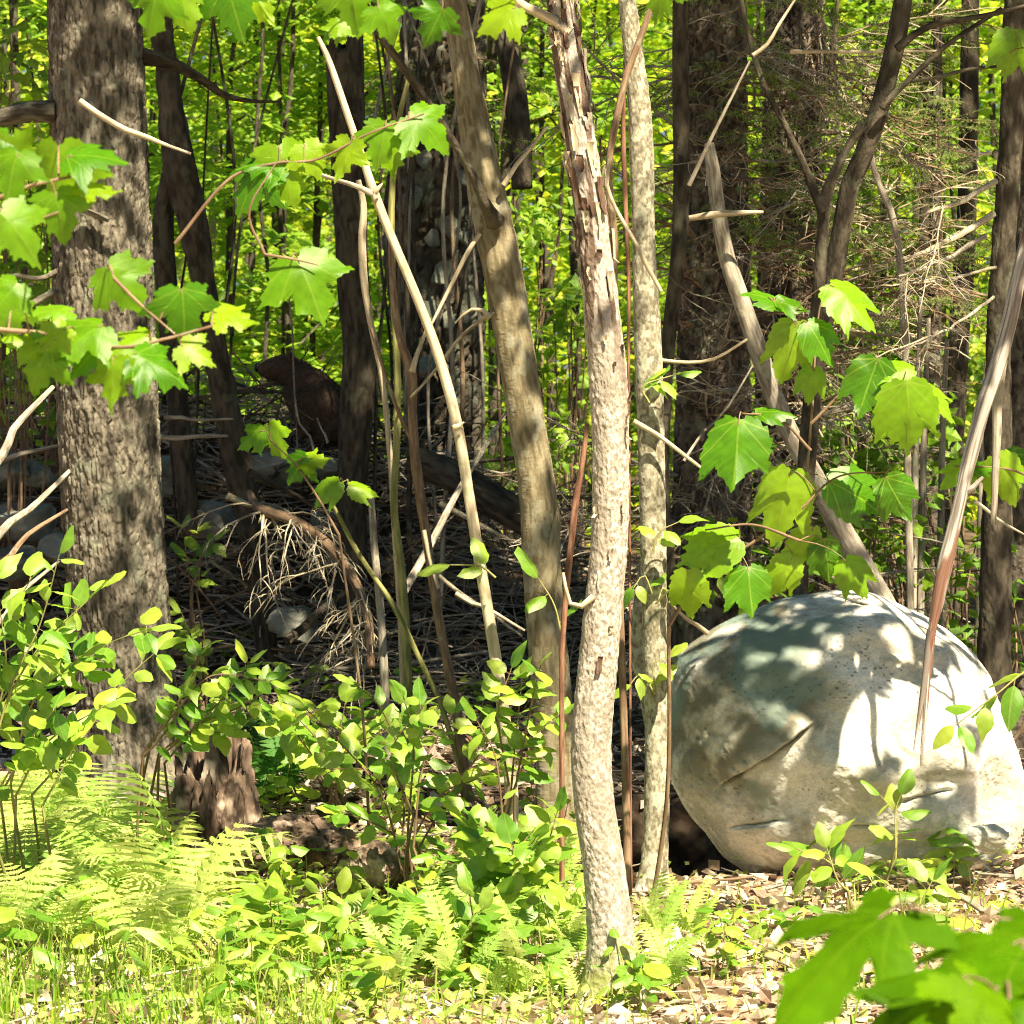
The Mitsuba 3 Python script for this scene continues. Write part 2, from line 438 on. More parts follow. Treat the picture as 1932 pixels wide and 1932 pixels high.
def flaky(p, n, uv):
    u, v = uv.x, uv.y
    a, b, k = voronoi(u * 130, v * 95)
    spots = smoothstep(0.44, 0.58, fbm(u * 170, v * 110, 3, 3))
    pale = mix((0.36, 0.335, 0.27), (0.60, 0.565, 0.48), k)
    scar = smoothstep(0.55, 0.62, fbm(u * 26, v * 9, 21, 3))
    col = mix(pale, (0.20, 0.17, 0.125), dr.maximum(spots * 0.62, scar * 0.55))
    up = smoothstep(1.70, 2.05, p.z + 0.5 * (fbm(u * 12, v * 5, 8, 2) - 0.5))      # stripped upper stem
    strip = smoothstep(0.49, 0.58, fbm(u * 46, v * 6, 12, 3))
    upper = mix((0.47, 0.435, 0.37), (0.13, 0.088, 0.062), strip)
    col = mix(col, mix(upper, (0.16, 0.12, 0.09), spots * 0.35), up)
    mossy = smoothstep(0.16, 0.02, p.z + 0.08 * (fbm(u * 30, v * 30, 4, 2) - 0.5))
    return mix(col, (0.20, 0.24, 0.04), mossy * 0.8)


scene['bark_flaky'] = matte(flaky, bump=lambda p, n, uv: fbm(uv.x * 110, uv.y * 70, 4.0, 3) + 0.5 * voronoi(uv.x * 75, uv.y * 50)[0], scale=0.006)
scene['bark_pale'] = matte(bark((0.15, 0.135, 0.09), (0.40, 0.38, 0.28), (0.54, 0.56, 0.44), 130, 0.6, 20, 0.52, 3.0),
                           bump=lambda p, n, uv: fbm(uv.x * 130, uv.y * 150, 5.0, 3), scale=0.0025)
scene['bark_dark'] = matte(bark((0.032, 0.027, 0.019), (0.105, 0.090, 0.064), (0.12, 0.13, 0.085), 60, 0.3, 6, 0.62, 4.0),
                           bump=lambda p, n, uv: fbm(uv.x * 90, uv.y * 50, 2.0, 3), scale=0.008)
scene['bark_lichen'] = matte(bark((0.05, 0.043, 0.03), (0.14, 0.125, 0.09), (0.24, 0.27, 0.20), 40, 0.5, 3.2, 0.55, 5.0),
                             bump=lambda p, n, uv: fbm(uv.x * 60, uv.y * 40, 2.0, 4), scale=0.014)
scene['bark_conifer'] = matte(bark((0.045, 0.036, 0.028), (0.18, 0.15, 0.115), (0.23, 0.24, 0.17), 55, 0.6, 8, 0.56, 6.0),
                              bump=lambda p, n, uv: fbm(uv.x * 70, uv.y * 60, 7.0, 3), scale=0.012)
scene['twig_pale'] = matte(bark((0.40, 0.33, 0.22), (0.62, 0.55, 0.40), (0.30, 0.30, 0.16), 120, 0.1, 9, 0.6, 7.0), rough=0.6)
scene['twig_grey'] = matte(bark((0.20, 0.17, 0.13), (0.46, 0.42, 0.34), (0.40, 0.42, 0.30), 120, 0.15, 12, 0.58, 8.0), rough=0.75)
scene['twig_brown'] = matte(bark((0.14, 0.09, 0.055), (0.30, 0.21, 0.13), (0.30, 0.29, 0.2), 120, 0.15, 12, 0.62, 9.0), rough=0.6)
scene['strip_bark'] = matte(bark((0.05, 0.028, 0.018), (0.19, 0.12, 0.08), (0.34, 0.29, 0.23), 140, 0.12, 14, 0.56, 9.5), rough=0.7)
scene['twig_red'] = matte(bark((0.10, 0.045, 0.03), (0.30, 0.16, 0.10), None, 120, 0.15, 12, 0.6, 10.0), rough=0.5)
scene['stem_green'] = matte(bark((0.15, 0.16, 0.05), (0.36, 0.35, 0.13), None, 90, 0.15, 12, 0.6, 11.0), rough=0.55)


def driftwood(p, n, uv):
    a = fbm(uv.x * 150, uv.y * 5, 1.0, 3)
    col = mix((0.20, 0.17, 0.15), (0.52, 0.48, 0.43), smoothstep(0.3, 0.7, a))
    red = smoothstep(0.5, 0.62, fbm(uv.x * 22, uv.y * 4, 6.0, 3))
    return mix(col, (0.16, 0.06, 0.03), red * 0.85)


scene['peeled_wood'] = matte(driftwood, rough=0.5, bump=lambda p, n, uv: fbm(uv.x * 200, uv.y * 6, 1.0, 2), scale=0.002, spec=0.4)


def rotten(p, n, uv):
    a = fbm(p.x * 30, p.y * 30, p.z * 9, 4)
    return mix(mix((0.045, 0.031, 0.022), (0.23, 0.165, 0.12), smoothstep(0.3, 0.65, a)), (0.55, 0.44, 0.34), smoothstep(0.56, 0.7, fbm(p.x * 13, p.y * 13, p.z * 9 + 4, 3)))


scene['rotten_wood'] = matte(rotten, bump=lambda p, n, uv: fbm(p.x * 60, p.y * 60, p.z * 16, 3), scale=0.012)


def rock_colour(p, n, uv):
    q = p * 1.0
    a = fbm(q.x * 5, q.y * 5, q.z * 5, 4)
    b = fbm(q.x * 40, q.y * 40, q.z * 40, 3)
    col = mix((0.44, 0.445, 0.39), (0.78, 0.775, 0.72), smoothstep(0.32, 0.62, a * 0.6 + b * 0.4))
    warm = smoothstep(0.5, 0.68, fbm(q.x * 3.1 + 5, q.y * 3.1, q.z * 3.1, 3))
    col = mix(col, (0.50, 0.46, 0.33), warm * 0.5)
    grain = noise(q.x * 160, q.y * 160, q.z * 160)
    col = col * (0.82 + 0.36 * grain)
    mot = smoothstep(0.50, 0.60, fbm(q.x * 11, q.y * 11, q.z * 11 + 3, 4))
    col = mix(col, (0.32, 0.33, 0.25), mot * 0.42)
    left = smoothstep(1.16, 0.92, q.x + 0.5 * (a - 0.5) - 0.3 * (q.z - 0.6)) * smoothstep(0.16, 0.42, q.z + 0.25 * (q.x - 0.8))
    grey = smoothstep(0.30, 0.52, fbm(q.x * 8, q.y * 8, q.z * 8 + 9, 4)) * left
    col = mix(col, (0.135, 0.135, 0.092), grey * 0.85)                      # old dark lichen crust
    k = fbm(q.x * 4.5 + 2, q.y * 4.5, q.z * 4.5 + 1, 4)
    col = mix(col, (0.19, 0.27, 0.235), smoothstep(0.49, 0.56, k) * left * 0.8)   # blue-green lichen
    low = smoothstep(0.42, 0.2, q.z) * smoothstep(1.1, 1.3, q.x)
    col = mix(col, (0.36, 0.40, 0.30), low * 0.6 * smoothstep(0.4, 0.6, b))
    spots = smoothstep(0.74, 0.84, noise(q.x * 95, q.y * 95, q.z * 95)) * smoothstep(0.5, 0.66, fbm(q.x * 6 + 7, q.y * 6, q.z * 6, 2))
    return mix(col, (0.10, 0.10, 0.075), spots * 0.7)


scene['granite'] = matte(rock_colour, rough=0.9, bump=lambda p, n, uv: fbm(p.x * 55, p.y * 55, p.z * 55, 4), scale=0.008)


def stone_colour(p, n, uv):
    a = fbm(p.x * 9, p.y * 9, p.z * 9, 4)
    return mix((0.11, 0.12, 0.10), (0.27, 0.28, 0.24), smoothstep(0.3, 0.7, a))


scene['field_stone'] = matte(stone_colour, bump=lambda p, n, uv: fbm(p.x * 50, p.y * 50, p.z * 50, 3), scale=0.006)


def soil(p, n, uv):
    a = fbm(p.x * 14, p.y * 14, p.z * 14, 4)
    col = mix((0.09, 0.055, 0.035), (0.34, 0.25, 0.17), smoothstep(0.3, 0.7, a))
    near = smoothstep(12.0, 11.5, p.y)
    col = mix(col * 0.34, col * 1.3 + mi.Color3f(0.08, 0.06, 0.04), near)  # soil farther back darkened so the hollow and heap look shaded
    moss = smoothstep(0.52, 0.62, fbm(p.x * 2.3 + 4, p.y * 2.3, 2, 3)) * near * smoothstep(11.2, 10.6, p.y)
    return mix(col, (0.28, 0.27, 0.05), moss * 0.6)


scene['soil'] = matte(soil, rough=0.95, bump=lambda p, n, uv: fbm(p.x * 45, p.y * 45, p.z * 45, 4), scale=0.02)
scene['moss_green'] = matte(lambda p, n, uv: mix((0.16, 0.20, 0.03), (0.38, 0.36, 0.06), fbm(p.x * 60, p.y * 60, p.z * 60, 3)), rough=0.95,
                            bump=lambda p, n, uv: fbm(p.x * 160, p.y * 160, p.z * 160, 2), scale=0.01)
scene['fur_brown'] = matte(lambda p, n, uv: mix((0.05, 0.032, 0.021), (0.13, 0.088, 0.060), fbm(p.x * 90, p.y * 90, p.z * 50, 3)), rough=0.8)
scene['skin_black'] = two({'type': 'principled', 'base_color': {'type': 'rgb', 'value': [0.01, 0.01, 0.01]}, 'roughness': 0.35})
scene['fungus_pale'] = matte(lambda p, n, uv: mix((0.13, 0.15, 0.115), (0.25, 0.27, 0.21), fbm(p.x * 30, p.y * 30, p.z * 90, 3)))

# ------------------------------------------------------------------ ground
gx = np.concatenate([np.linspace(-60, -6, 40), np.linspace(-5.8, 5.8, 240), np.linspace(6, 60, 40)])
gy = np.concatenate([np.linspace(-40, 5, 30), np.linspace(5.1, 24, 420), np.linspace(24.4, 120, 60)])
X, Y = np.meshgrid(gx, gy)
Z = ground_z(X, Y)
Z = Z + np.where((Y > 6) & (Y < 22), 0.03 * (meshkit.fbm(np.stack([X * 9, Y * 9, X * 0], -1), 3, 21) - 0.5), 0)
idx = np.arange(X.size).reshape(X.shape)
gf = np.stack([idx[:-1, :-1], idx[:-1, 1:], idx[1:, 1:], idx[1:, :-1]], -1).reshape(-1, 4)
gv = np.stack([X, Y, Z], -1).reshape(-1, 3)
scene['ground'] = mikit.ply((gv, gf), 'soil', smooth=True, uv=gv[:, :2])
labels['ground'] = {'label': 'brown forest floor of soil and litter under the plants', 'kind': 'structure', 'category': 'ground'}


def scatter(n, density, x0=-2.3, x1=2.3, y0=6.5, y1=20.0):
    pts = []
    while sum(map(len, pts)) < n:
        x, y = rng.uniform(x0, x1, 4000), rng.uniform(y0, y1, 4000)
        keep = (np.abs(x) < 0.165 * y + 0.35) & (rng.uniform(0, 1, 4000) < density(x, y))
        keep &= ~((np.abs(x - 0.60) < 0.27) & (np.abs(y - 12.1) < 0.75))
        pts.append(np.stack([x[keep], y[keep], ground_z(x[keep], y[keep])], 1))
    return np.vstack(pts)[:n]


P = scatter(19000, lambda x, y: np.clip(1.25 - 0.07 * (y - 7), 0.22, 1))
P[:, 2] += rng.uniform(0.0, 0.035, len(P))
key = thing('leaf_litter', 'layer of dry pale brown fallen leaves covering the forest floor', 'fallen leaves', kind='stuff')
v, f, uv = leaf_cloud(P, 0.058, 6, up=0.55, wide=0.34, cup=0.45)
scene[key] = shape((v, f, uv), 'dry_leaf', smooth=False)

P = scatter(4200, lambda x, y: np.where(y < 14, 0.7, 1.0))
tw = []
for p in P:
    a, L = rng.uniform(0, 2 * np.pi), rng.uniform(0.05, 0.3)
    e = p + L * np.array([math.cos(a), math.sin(a), rng.normal(0, 0.12)])
    m = (p + e) / 2 + rng.normal(0, 0.012, 3)
    q = np.stack([p, m, e]) + [0, 0, 0.02]
    tw.append(tube(q, [0.005, 0.004, 0.0018], 4))
key = thing('twig_litter', 'scatter of small dead twigs lying on the forest floor', 'twigs', kind='stuff')
scene[key] = shape(joined(tw), 'twig_grey')


# ------------------------------------------------------------------ trees in view
def trunk_tree(name, label, pts, d, bsdf, cat='tree', group=None, dd=0.0, disp=None, sides=24, step=0.03, top=7.0, crown=None, part='trunk', lean=(0, 0)):
    key = thing(name, label, cat, group)
    P, R = vpath(pts, d, dd, step)
    P, R = to_ground(P, R)
    if top:
        P, R = carried_up(P, R, top, lean=lean)
    put(key, part, shape(tube(P, R, sides, disp, uvshift=float(rng.uniform(0, 5))), bsdf))
    if crown:
        for centre, radii, nc, per, spread, size in crown:
            pt = clumps(centre, radii, nc, per, spread)
            br = []
            for q in pt.reshape(nc, per, 3).mean(1)[:24]:
                s = P[np.argmin(np.abs(P[:, 2] - (q[2] - 0.6)))]
                br.append(tube(spline([s, (s + q) / 2 + [0, 0, 0.15], q], n=6), np.linspace(0.022, 0.006, 6), 5))
            put(key, 'limbs', shape(joined(br), bsdf), kind='stuff')
            put(key, 'crown', shape(leaf_cloud(pt, size), 'leaf_crown', smooth=False), kind='stuff')
    return key, P, R


def limb(key, pts, d, bsdf, dd=0.0, name='branch', sides=7, step=0.04, rough=0.0):
    P, R = vpath(pts, d, dd, step)
    if rough:
        P = P + rng.normal(0, rough, P.shape)
    return put(key, name, shape(tube(P, R, sides, uvshift=float(rng.uniform(0, 5))), bsdf))


def ground_stem(name, label, pts, d, bsdf, cat='sapling', group=None, dd=0.0, sides=8, top=None, part='stem', disp=None):
    key = thing(name, label, cat, group)
    P, R = vpath(pts, d, dd, 0.03)
    P, R = to_ground(P, R)
    if top:
        P, R = carried_up(P, R, top)
    put(key, part, shape(tube(P, R, sides, disp, uvshift=float(rng.uniform(0, 5))), bsdf))
    return key


def twig_spray(base, direction, length, n, bend=-0.5, r0=0.004, seed=0, flat=None, sub=4):
    """A dead side branch: a curved axis with finer twigs on both sides, as one mesh."""
    r = np.random.default_rng(seed)
    d = np.asarray(direction, float)
    d = d / np.linalg.norm(d)
    side = np.cross(d, [0, 0, 1.0])
    side = side / (np.linalg.norm(side) + 1e-9)
    out = []

    def grow(p, d, L, rad, depth):
        k = 7
        q = [np.asarray(p, float)]
        dirn = d.copy()
        for _ in range(k):
            dirn = dirn + np.array([0, 0, bend * 0.12]) + r.normal(0, 0.11, 3)
            dirn = dirn / np.linalg.norm(dirn)
            q.append(q[-1] + dirn * L / k)
        q = np.array(q)
        out.append(tube(q, np.linspace(rad, rad * 0.3, k + 1), 4))
        if depth > 0:
            for j in range(n if depth == sub_depth else sub):
                t = r.uniform(0.15, 0.95)
                i = min(k - 1, int(t * k))
                s = r.choice([-1, 1])
                dd = d * r.uniform(0.4, 0.9) + s * side * r.uniform(0.5, 1.0) + r.normal(0, 0.3, 3)
                grow(q[i], dd / np.linalg.norm(dd), L * r.uniform(0.25, 0.5), rad * 0.55, depth - 1)
    sub_depth = 2
    grow(base, d, length, r0, sub_depth)
    return joined(out)


# the thick rough trunk on the left
oak, oakP, oakR = trunk_tree('rough_barked_tree', 'thick grey brown tree with rough flaking bark at the left', [
    (176, -40, 176), (180, 60, 178), (186, 250, 184), (193, 500, 190), (202, 750, 192), (214, 1000, 190), (233, 1250, 188), (247, 1420, 196), (254, 1510, 214)],
    13.0, 'bark_oak', disp=plates(40, 0.30, 0.0095, 2, 0.34), sides=230, step=0.007, top=None)
Pc, Rc = carried_up(*vpath([(176, -40, 176), (180, 60, 178), (186, 250, 184)], 13.0, step=0.05), 10.5, lean=(0.0, -0.05))
n_up = int(np.argmin(np.abs(Pc[:, 2] - at(176, -40, 13)[2]))) + 2
put(oak, 'upper_trunk', shape(tube(Pc[:n_up], Rc[:n_up] * 0.985, 24, ridged(26, 0.3, 0.018, 2)), 'bark_oak'))
for centre, radii, nc in (((-0.5, 11.7, 7.2), (2.3, 1.8, 1.2), 160), ((1.2, 11.3, 7.7), (1.9, 1.6, 1.2), 120)):
    pt = clumps(centre, radii, nc, 34, 0.26)
    br = []
    for q in pt.reshape(nc, 34, 3).mean(1)[:50]:
        s = Pc[np.argmin(np.abs(Pc[:, 2] - (q[2] - 0.8)))]
        br.append(tube(spline([s, (s + q) / 2 + [0, 0, 0.2], q], n=7), np.linspace(0.035, 0.006, 7), 5))
    put(oak, 'limbs', shape(joined(br), 'bark_oak'), kind='stuff')
    put(oak, 'crown', shape(leaf_cloud(pt, 0.13), 'leaf_crown', smooth=False), kind='stuff')
limb(oak, [(105, 210, 44), (50, 212, 40), (0, 222, 34), (-60, 235, 28)], 12.9, 'bark_oak', name='dead_limb', sides=14)
limb(oak, [(262, 105, 36), (320, 118, 26), (380, 150, 18), (420, 178, 14), (470, 190, 8), (530, 192, 5)], 13.0, 'bark_dark', dd=0.7, name='dark_limb')
limb(oak, [(360, 290, 5), (310, 272, 7), (275, 258, 11), (235, 244, 12), (190, 218, 12), (150, 190, 13)], 12.5, 'twig_pale', name='bare_twig')
limb(oak, [(205, 415, 10), (180, 405, 14), (150, 392, 9), (90, 360, 5)], 12.75, 'bark_oak', name='dead_stub')
for (x, y) in ((170, 515), (100, 480), (60, 540)):
    limb(oak, [(x + 40, y + 10, 14), (x - 20, y + 45, 11), (x - 80, y + 40, 8), (x - 140, y + 75, 6)], 12.9, 'bark_oak', name='dead_limb')

# pair of dark trunks just behind it
pair, _, _ = trunk_tree('dark_forked_tree', 'dark leaning tree just right of the thick rough trunk, forking below its first limb', [
    (300, -40, 44), (308, 60, 44), (315, 120, 44), (326, 230, 54), (342, 330, 64), (366, 430, 56), (385, 540, 46), (405, 650, 46), (425, 760, 52), (448, 880, 56), (475, 1000, 50),
    (492, 1120, 48), (505, 1250, 46), (518, 1390, 54)], 15.0, 'bark_dark', disp=ridged(30, 0.3, 0.010, 3), sides=40, top=8.5,
    crown=[((-2.3, 12.6, 7.0), (1.7, 1.8, 1.2), 80, 34, 0.26, 0.13)])
limb(pair, [(322, 330, 36), (308, 420, 40), (316, 560, 42), (330, 700, 40), (345, 850, 40), (360, 1010, 40)], 15.15, 'bark_dark', name='second_trunk', sides=20)

snag = thing('broken_snag', 'dark smooth dead trunk with its top snapped off, in front of the animal', 'dead tree')
P, R = to_ground(*vpath([(650, 66, 72), (652, 150, 72), (657, 300, 70), (662, 440, 64), (668, 560, 62), (677, 650, 62), (675, 750, 66), (668, 850, 62), (664, 950, 60), (664, 1050, 60)], 15.25, step=0.03))
v, f, uv = tube(P, R, 40, ridged(22, 0.25, 0.006, 4))
rag = meshkit.noise(np.column_stack([v[:, 0] * 45, v[:, 1] * 45, v[:, 0] * 0]), 3)
topz = P[0, 2]
near = np.clip((v[:, 2] - (topz - 0.10)) / 0.10, 0, 1)
v[:, 2] += near * ((rag - 0.6) * 0.16 + (v[:, 0] - P[0, 0]) * 0.55)
put(snag, 'trunk', shape((v, f, uv), 'bark_dark'))

lich, lichP, lichR = trunk_tree('lichen_covered_tree', 'big dark tree with grey lichen plates and a shelf fungus behind the pale pole', [
    (838, -60, 150), (835, 100, 160), (828, 250, 176), (820, 400, 190), (820, 520, 182), (830, 650, 168), (838, 780, 140), (842, 900, 140)], 17.0, 'bark_lichen',
    disp=plates(15, 0.55, 0.032, 5, 0.16), sides=110, step=0.016, top=9.5, crown=[((0.2, 13.4, 8.3), (2.3, 1.5, 1.2), 120, 34, 0.26, 0.13)])
for i, (x, y, w) in enumerate([(745, 470, 66), (790, 380, 74), (850, 430, 70), (800, 310, 60), (770, 540, 60), (845, 520, 74), (870, 350, 54), (820, 460, 54), (760, 400, 50), (880, 460, 50), (805, 590, 60), (850, 610, 56)]):
    c = at(x, y, 17.0)
    ax = lichP[np.argmin(np.abs(lichP[:, 2] - c[2]))]
    rr = lichR[np.argmin(np.abs(lichP[:, 2] - c[2]))]
    dx = np.clip((c[0] - ax[0]) / rr, -0.95, 0.95)
    base = np.array([c[0], ax[1] - rr * math.sqrt(1 - dx * dx) * 1.02, c[2]])
    nrm = np.array([dx, -math.sqrt(1 - dx * dx), 0.35])
    k = 14
    ang = np.linspace(0, 2 * np.pi, k, endpoint=False)
    rad = (0.5 + 0.07 * np.sin(3 * ang + i) + 0.05 * np.sin(5 * ang + 2 * i))
    o = np.stack([np.cos(ang) * rad * 0.8, 0.5 + np.sin(ang) * rad], 1)
    lm = leaf_mesh(o, fold=0.1, droop=-0.1, ripple=0.22, rings=(0.5, 1.0), origin=(0, 0.5), seed=i)
    m = np.array(frame(base + [0, -0.01, 0.06], [rng.normal(0, 0.3), -0.25, -1], nrm, w * 0.62 * PX * 17).matrix)
    lv = lm[0] @ m[:3, :3].T + m[:3, 3]
    back = lv + nrm / np.linalg.norm(nrm) * -0.02
    n0 = len(lv)
    rim = np.arange(1 + k, 1 + 2 * k)
    nxt = np.roll(rim, -1)
    ff = np.vstack([lm[1], lm[1][:, ::-1] + n0, np.stack([rim, nxt + n0, nxt], 1), np.stack([rim, rim + n0, nxt + n0], 1)])
    put(lich, 'lichen_plate', shape((np.vstack([lv, back]), ff, np.vstack([lm[2], lm[2]])), 'fungus_pale', smooth=False))
# shelf fungus: a half disc with a domed top
th = np.linspace(0, np.pi, 15)
c = at(812, 700, 16.65)
sv, sf = [], []
for zt, rt in ((0.0, 1.0), (0.028, 0.93), (0.06, 0.6), (0.085, 0.2)):
    sv += [[c[0] + 0.098 * rt * math.cos(t), c[1] + 0.08 - 0.15 * rt * math.sin(t), c[2] + zt] for t in th]
n15 = len(th)
for a in range(3):
    for j in range(n15 - 1):
        sf += [[a * n15 + j, a * n15 + j + 1, (a + 1) * n15 + j + 1], [a * n15 + j, (a + 1) * n15 + j + 1, (a + 1) * n15 + j]]
sv.append([c[0], c[1] + 0.08, c[2] + 0.004])
sf += [[len(sv) - 1, j + 1, j] for j in range(n15 - 1)]
sv = np.array(sv)
put(lich, 'shelf_fungus', shape((sv, np.array(sf), sv[:, :2]), 'fungus_pale', smooth=False), label='pale grey shelf fungus jutting from the dark trunk')
limb(lich, [(945, 60, 30), (968, 150, 44), (980, 260, 46), (985, 356, 40)], 16.6, 'bark_dark', name='broken_limb', sides=16)

lean, leanP, leanR = trunk_tree('leaning_tan_tree', 'slender smooth tan tree leaning left towards its top, left of the flaky pale one', [
    (848, -60, 42), (862, 30, 48), (885, 180, 58), (908, 310, 66), (930, 420, 74), (950, 520, 74), (966, 620, 72), (981, 710, 72), (996, 810, 70), (1012, 910, 70), (1019, 1000, 72), (1024, 1100, 74),
    (1034, 1230, 76), (1044, 1350, 78), (1050, 1450, 78), (1052, 1570, 82)], 12.0, 'bark_smooth', disp=ridged(24, 0.4, 0.004, 6), sides=48, step=0.02, top=7.5, lean=(-0.1, -0.05),
    crown=[((0.2, 10.6, 5.6), (0.9, 0.8, 0.8), 14, 24, 0.22, 0.12)])
limb(lean, [(934, 418, 40), (917, 388, 24), (885, 318, 16), (832, 232, 16), (790, 170, 16), (750, 112, 15), (705, 50, 14), (660, -20, 13)], 11.9, 'bark_dark', dd=-0.5, name='dark_branch')
limb(lean, [(1025, 1130, 50), (1040, 1050, 30), (1050, 985, 16), (1052, 955, 4)], 11.95, 'bark_smooth', name='broken_fork')
limb(lean, [(925, 600, 14), (905, 582, 8), (880, 588, 5), (858, 610, 4)], 11.9, 'twig_pale', name='bare_twig')
limb(lean, [(930, 590, 10), (900, 610, 7), (865, 640, 7), (820, 700, 6), (775, 750, 5)], 11.95, 'twig_grey', name='bare_twig', dd=0.4)
limb(lean, [(950, 350, 12), (975, 310, 9), (1005, 275, 8), (1030, 240, 6)], 11.9, 'twig_pale', name='bare_twig')
limb(lean, [(905, 440, 10), (880, 480, 9), (850, 540, 8), (815, 610, 6)], 11.9, 'twig_pale', name='bare_twig')

flak, flakP, flakR = trunk_tree('flaky_pale_tree', 'slender pale mottled tree with peeling brown bark strips, in front of the others', [
    (1052, -60, 48), (1062, 20, 50), (1072, 110, 58), (1085, 200, 60), (1100, 300, 62), (1115, 400, 62), (1127, 500, 64), (1136, 600, 68), (1146, 690, 72), (1151, 800, 70), (1152, 920, 70),
    (1149, 1030, 70), (1140, 1130, 72), (1129, 1240, 74), (1120, 1340, 76), (1116, 1430, 76), (1122, 1520, 78), (1137, 1620, 82), (1148, 1720, 86), (1153, 1820, 90), (1152, 1900, 98)],
    9.0, 'bark_flaky', disp=ridged(60, 0.4, 0.004, 7, 2), sides=72, step=0.012, top=None)
Pc2, Rc2 = carried_up(*vpath([(1052, -60, 48), (1062, 20, 50), (1072, 110, 58)], 9.0, step=0.03), 5.4)
n_up = int(np.argmin(np.abs(Pc2[:, 2] - at(1052, -60, 9)[2]))) + 2
put(flak, 'upper_trunk', shape(tube(Pc2[:n_up], Rc2[:n_up] * 0.98, 16), 'bark_flaky'))
for i in range(84):                                  # peeling strips of bark on the upper stem
    zz = rng.uniform(1.95, 2.98) if i < 70 else rng.uniform(0.9, 1.9)
    j = int(np.argmin(np.abs(flakP[:, 2] - zz)))
    a = rng.uniform(-2.9, 0.1) if rng.random() < 0.8 else rng.uniform(-3.14, 3.14)
    L, w = rng.uniform(0.03, 0.13), rng.uniform(0.004, 0.011)
    if i >= 70:
        L, w = L * 0.4, w * 0.8
    rows, k = [], 6
    for s in np.linspace(0, 1, k):
        jj = min(len(flakP) - 1, j + int(s * L / 0.012))
        lift = 0.003 + 0.016 * abs(s - rng.choice([0.0, 1.0], p=[0.3, 0.7])) ** 2 * rng.uniform(0.3, 1)
        for e in (-1, 0, 1):
            aa = a + e * w / flakR[jj] * (1 - 0.5 * s ** 3) * 0.8 + 0.3 * s * rng.uniform(-0.2, 0.2)
            rr = flakR[jj] + lift + (0.004 if e else 0.0)
            rows.append(flakP[jj] + rr * np.array([math.cos(aa), math.sin(aa), 0]))
    q = np.array(rows)
    ff = []
    for s in range(k - 1):
        for e in range(2):
            b0 = s * 3 + e
            ff += [[b0, b0 + 1, b0 + 4], [b0, b0 + 4, b0 + 3]]
    ff = np.array(ff)
    inner = q - (q - flakP[j]) * np.array([0.03, 0.03, 0])
    put(flak, 'bark_strip', shape((np.vstack([q, inner]), np.vstack([ff, ff[:, ::-1] + len(q)]), np.vstack([q[:, [0, 2]], q[:, [0, 2]]])), ('strip_bark', 'twig_pale', 'twig_grey')[i % 3]))
limb(flak, [(1075, 62, 26), (1055, 45, 24), (1030, 30, 20), (1000, 18, 18), (965, -5, 16)], 8.97, 'twig_pale', name='dead_branch', sides=10)
limb(flak, [(1120, 1125, 14), (1085, 1150, 10), (1070, 1120, 8), (1062, 1080, 6)], 8.95, 'twig_pale', name='bare_twig')
pt = clumps((0.75, 8.3, 4.4), (0.75, 0.7, 0.6), 16, 20, 0.16)
put(flak, 'crown', shape(leaf_cloud(pt, 0.11), 'leaf_crown', smooth=False), kind='stuff')
put(flak, 'limbs', shape(joined([tube(spline([Pc2[np.argmin(np.abs(Pc2[:, 2] - q[2] + 0.3))], q], n=4), np.linspace(0.014, 0.004, 4), 5) for q in pt.reshape(16, 20, 3).mean(1)]), 'bark_pale'), kind='stuff')

pale, paleP, paleR = trunk_tree('thin_pale_tree', 'thin pale grey green tree standing between the flaky tree and the boulder', [
    (1178, -60, 32), (1186, 20, 34), (1196, 110, 38), (1206, 200, 44), (1211, 300, 46), (1213, 400, 44), (1216, 500, 46), (1220, 600, 52), (1224, 700, 54), (1228, 820, 52), (1231, 940, 50),
    (1233, 1060, 50), (1235, 1180, 48), (1238, 1300, 46), (1240, 1400, 46), (1239, 1500, 48), (1236, 1600, 48), (1230, 1690, 52)], 11.0, 'bark_pale',
    disp=ridged(40, 0.5, 0.003, 8), sides=40, step=0.02, top=6.6, crown=[((0.75, 10.1, 5.1), (0.9, 0.8, 0.8), 18, 24, 0.2, 0.12)])
limb(pale, [(1195, 795, 12), (1240, 820, 9), (1280, 850, 8), (1322, 882, 6)], 10.9, 'twig_pale', name='bare_twig')
limb(pale, [(1250, 680, 8), (1300, 684, 7), (1350, 676, 6), (1410, 640, 5)], 11.0, 'twig_pale', name='bare_twig')
limb(pale, [(1230, 1390, 22), (1215, 1300, 22), (1200, 1220, 26), (1208, 1120, 22), (1214, 1060, 16)], 11.15, 'bark_pale', name='low_stem', sides=12)

big, bigP, bigR = trunk_tree('dead_conifer', 'broad dark conifer trunk bristling with dead twigs, behind the grey leaning pole', [
    (1350, -60, 112), (1350, 200, 118), (1348, 450, 128), (1346, 700, 138), (1344, 900, 148), (1344, 1060, 160)], 14.0, 'bark_conifer', disp=plates(26, 0.7, 0.016, 9), sides=150, step=0.010, top=8.6,
    crown=[((2.1, 10.5, 7.0), (1.0, 1.1, 0.9), 46, 34, 0.24, 0.12)])
scal, scalP, scalR = trunk_tree('scaly_conifer', 'brown scaly conifer trunk with tangled dead branches, right of the grey leaning pole', [
    (1500, -60, 108), (1498, 150, 112), (1494, 350, 116), (1490, 550, 120), (1488, 750, 124), (1488, 950, 132)], 15.0, 'bark_conifer', disp=plates(24, 0.8, 0.020, 10, 0.16), sides=130, step=0.011, top=8.2,
    crown=[((4.9, 12.9, 7.4), (1.6, 1.4, 1.1), 60, 34, 0.24, 0.12)])
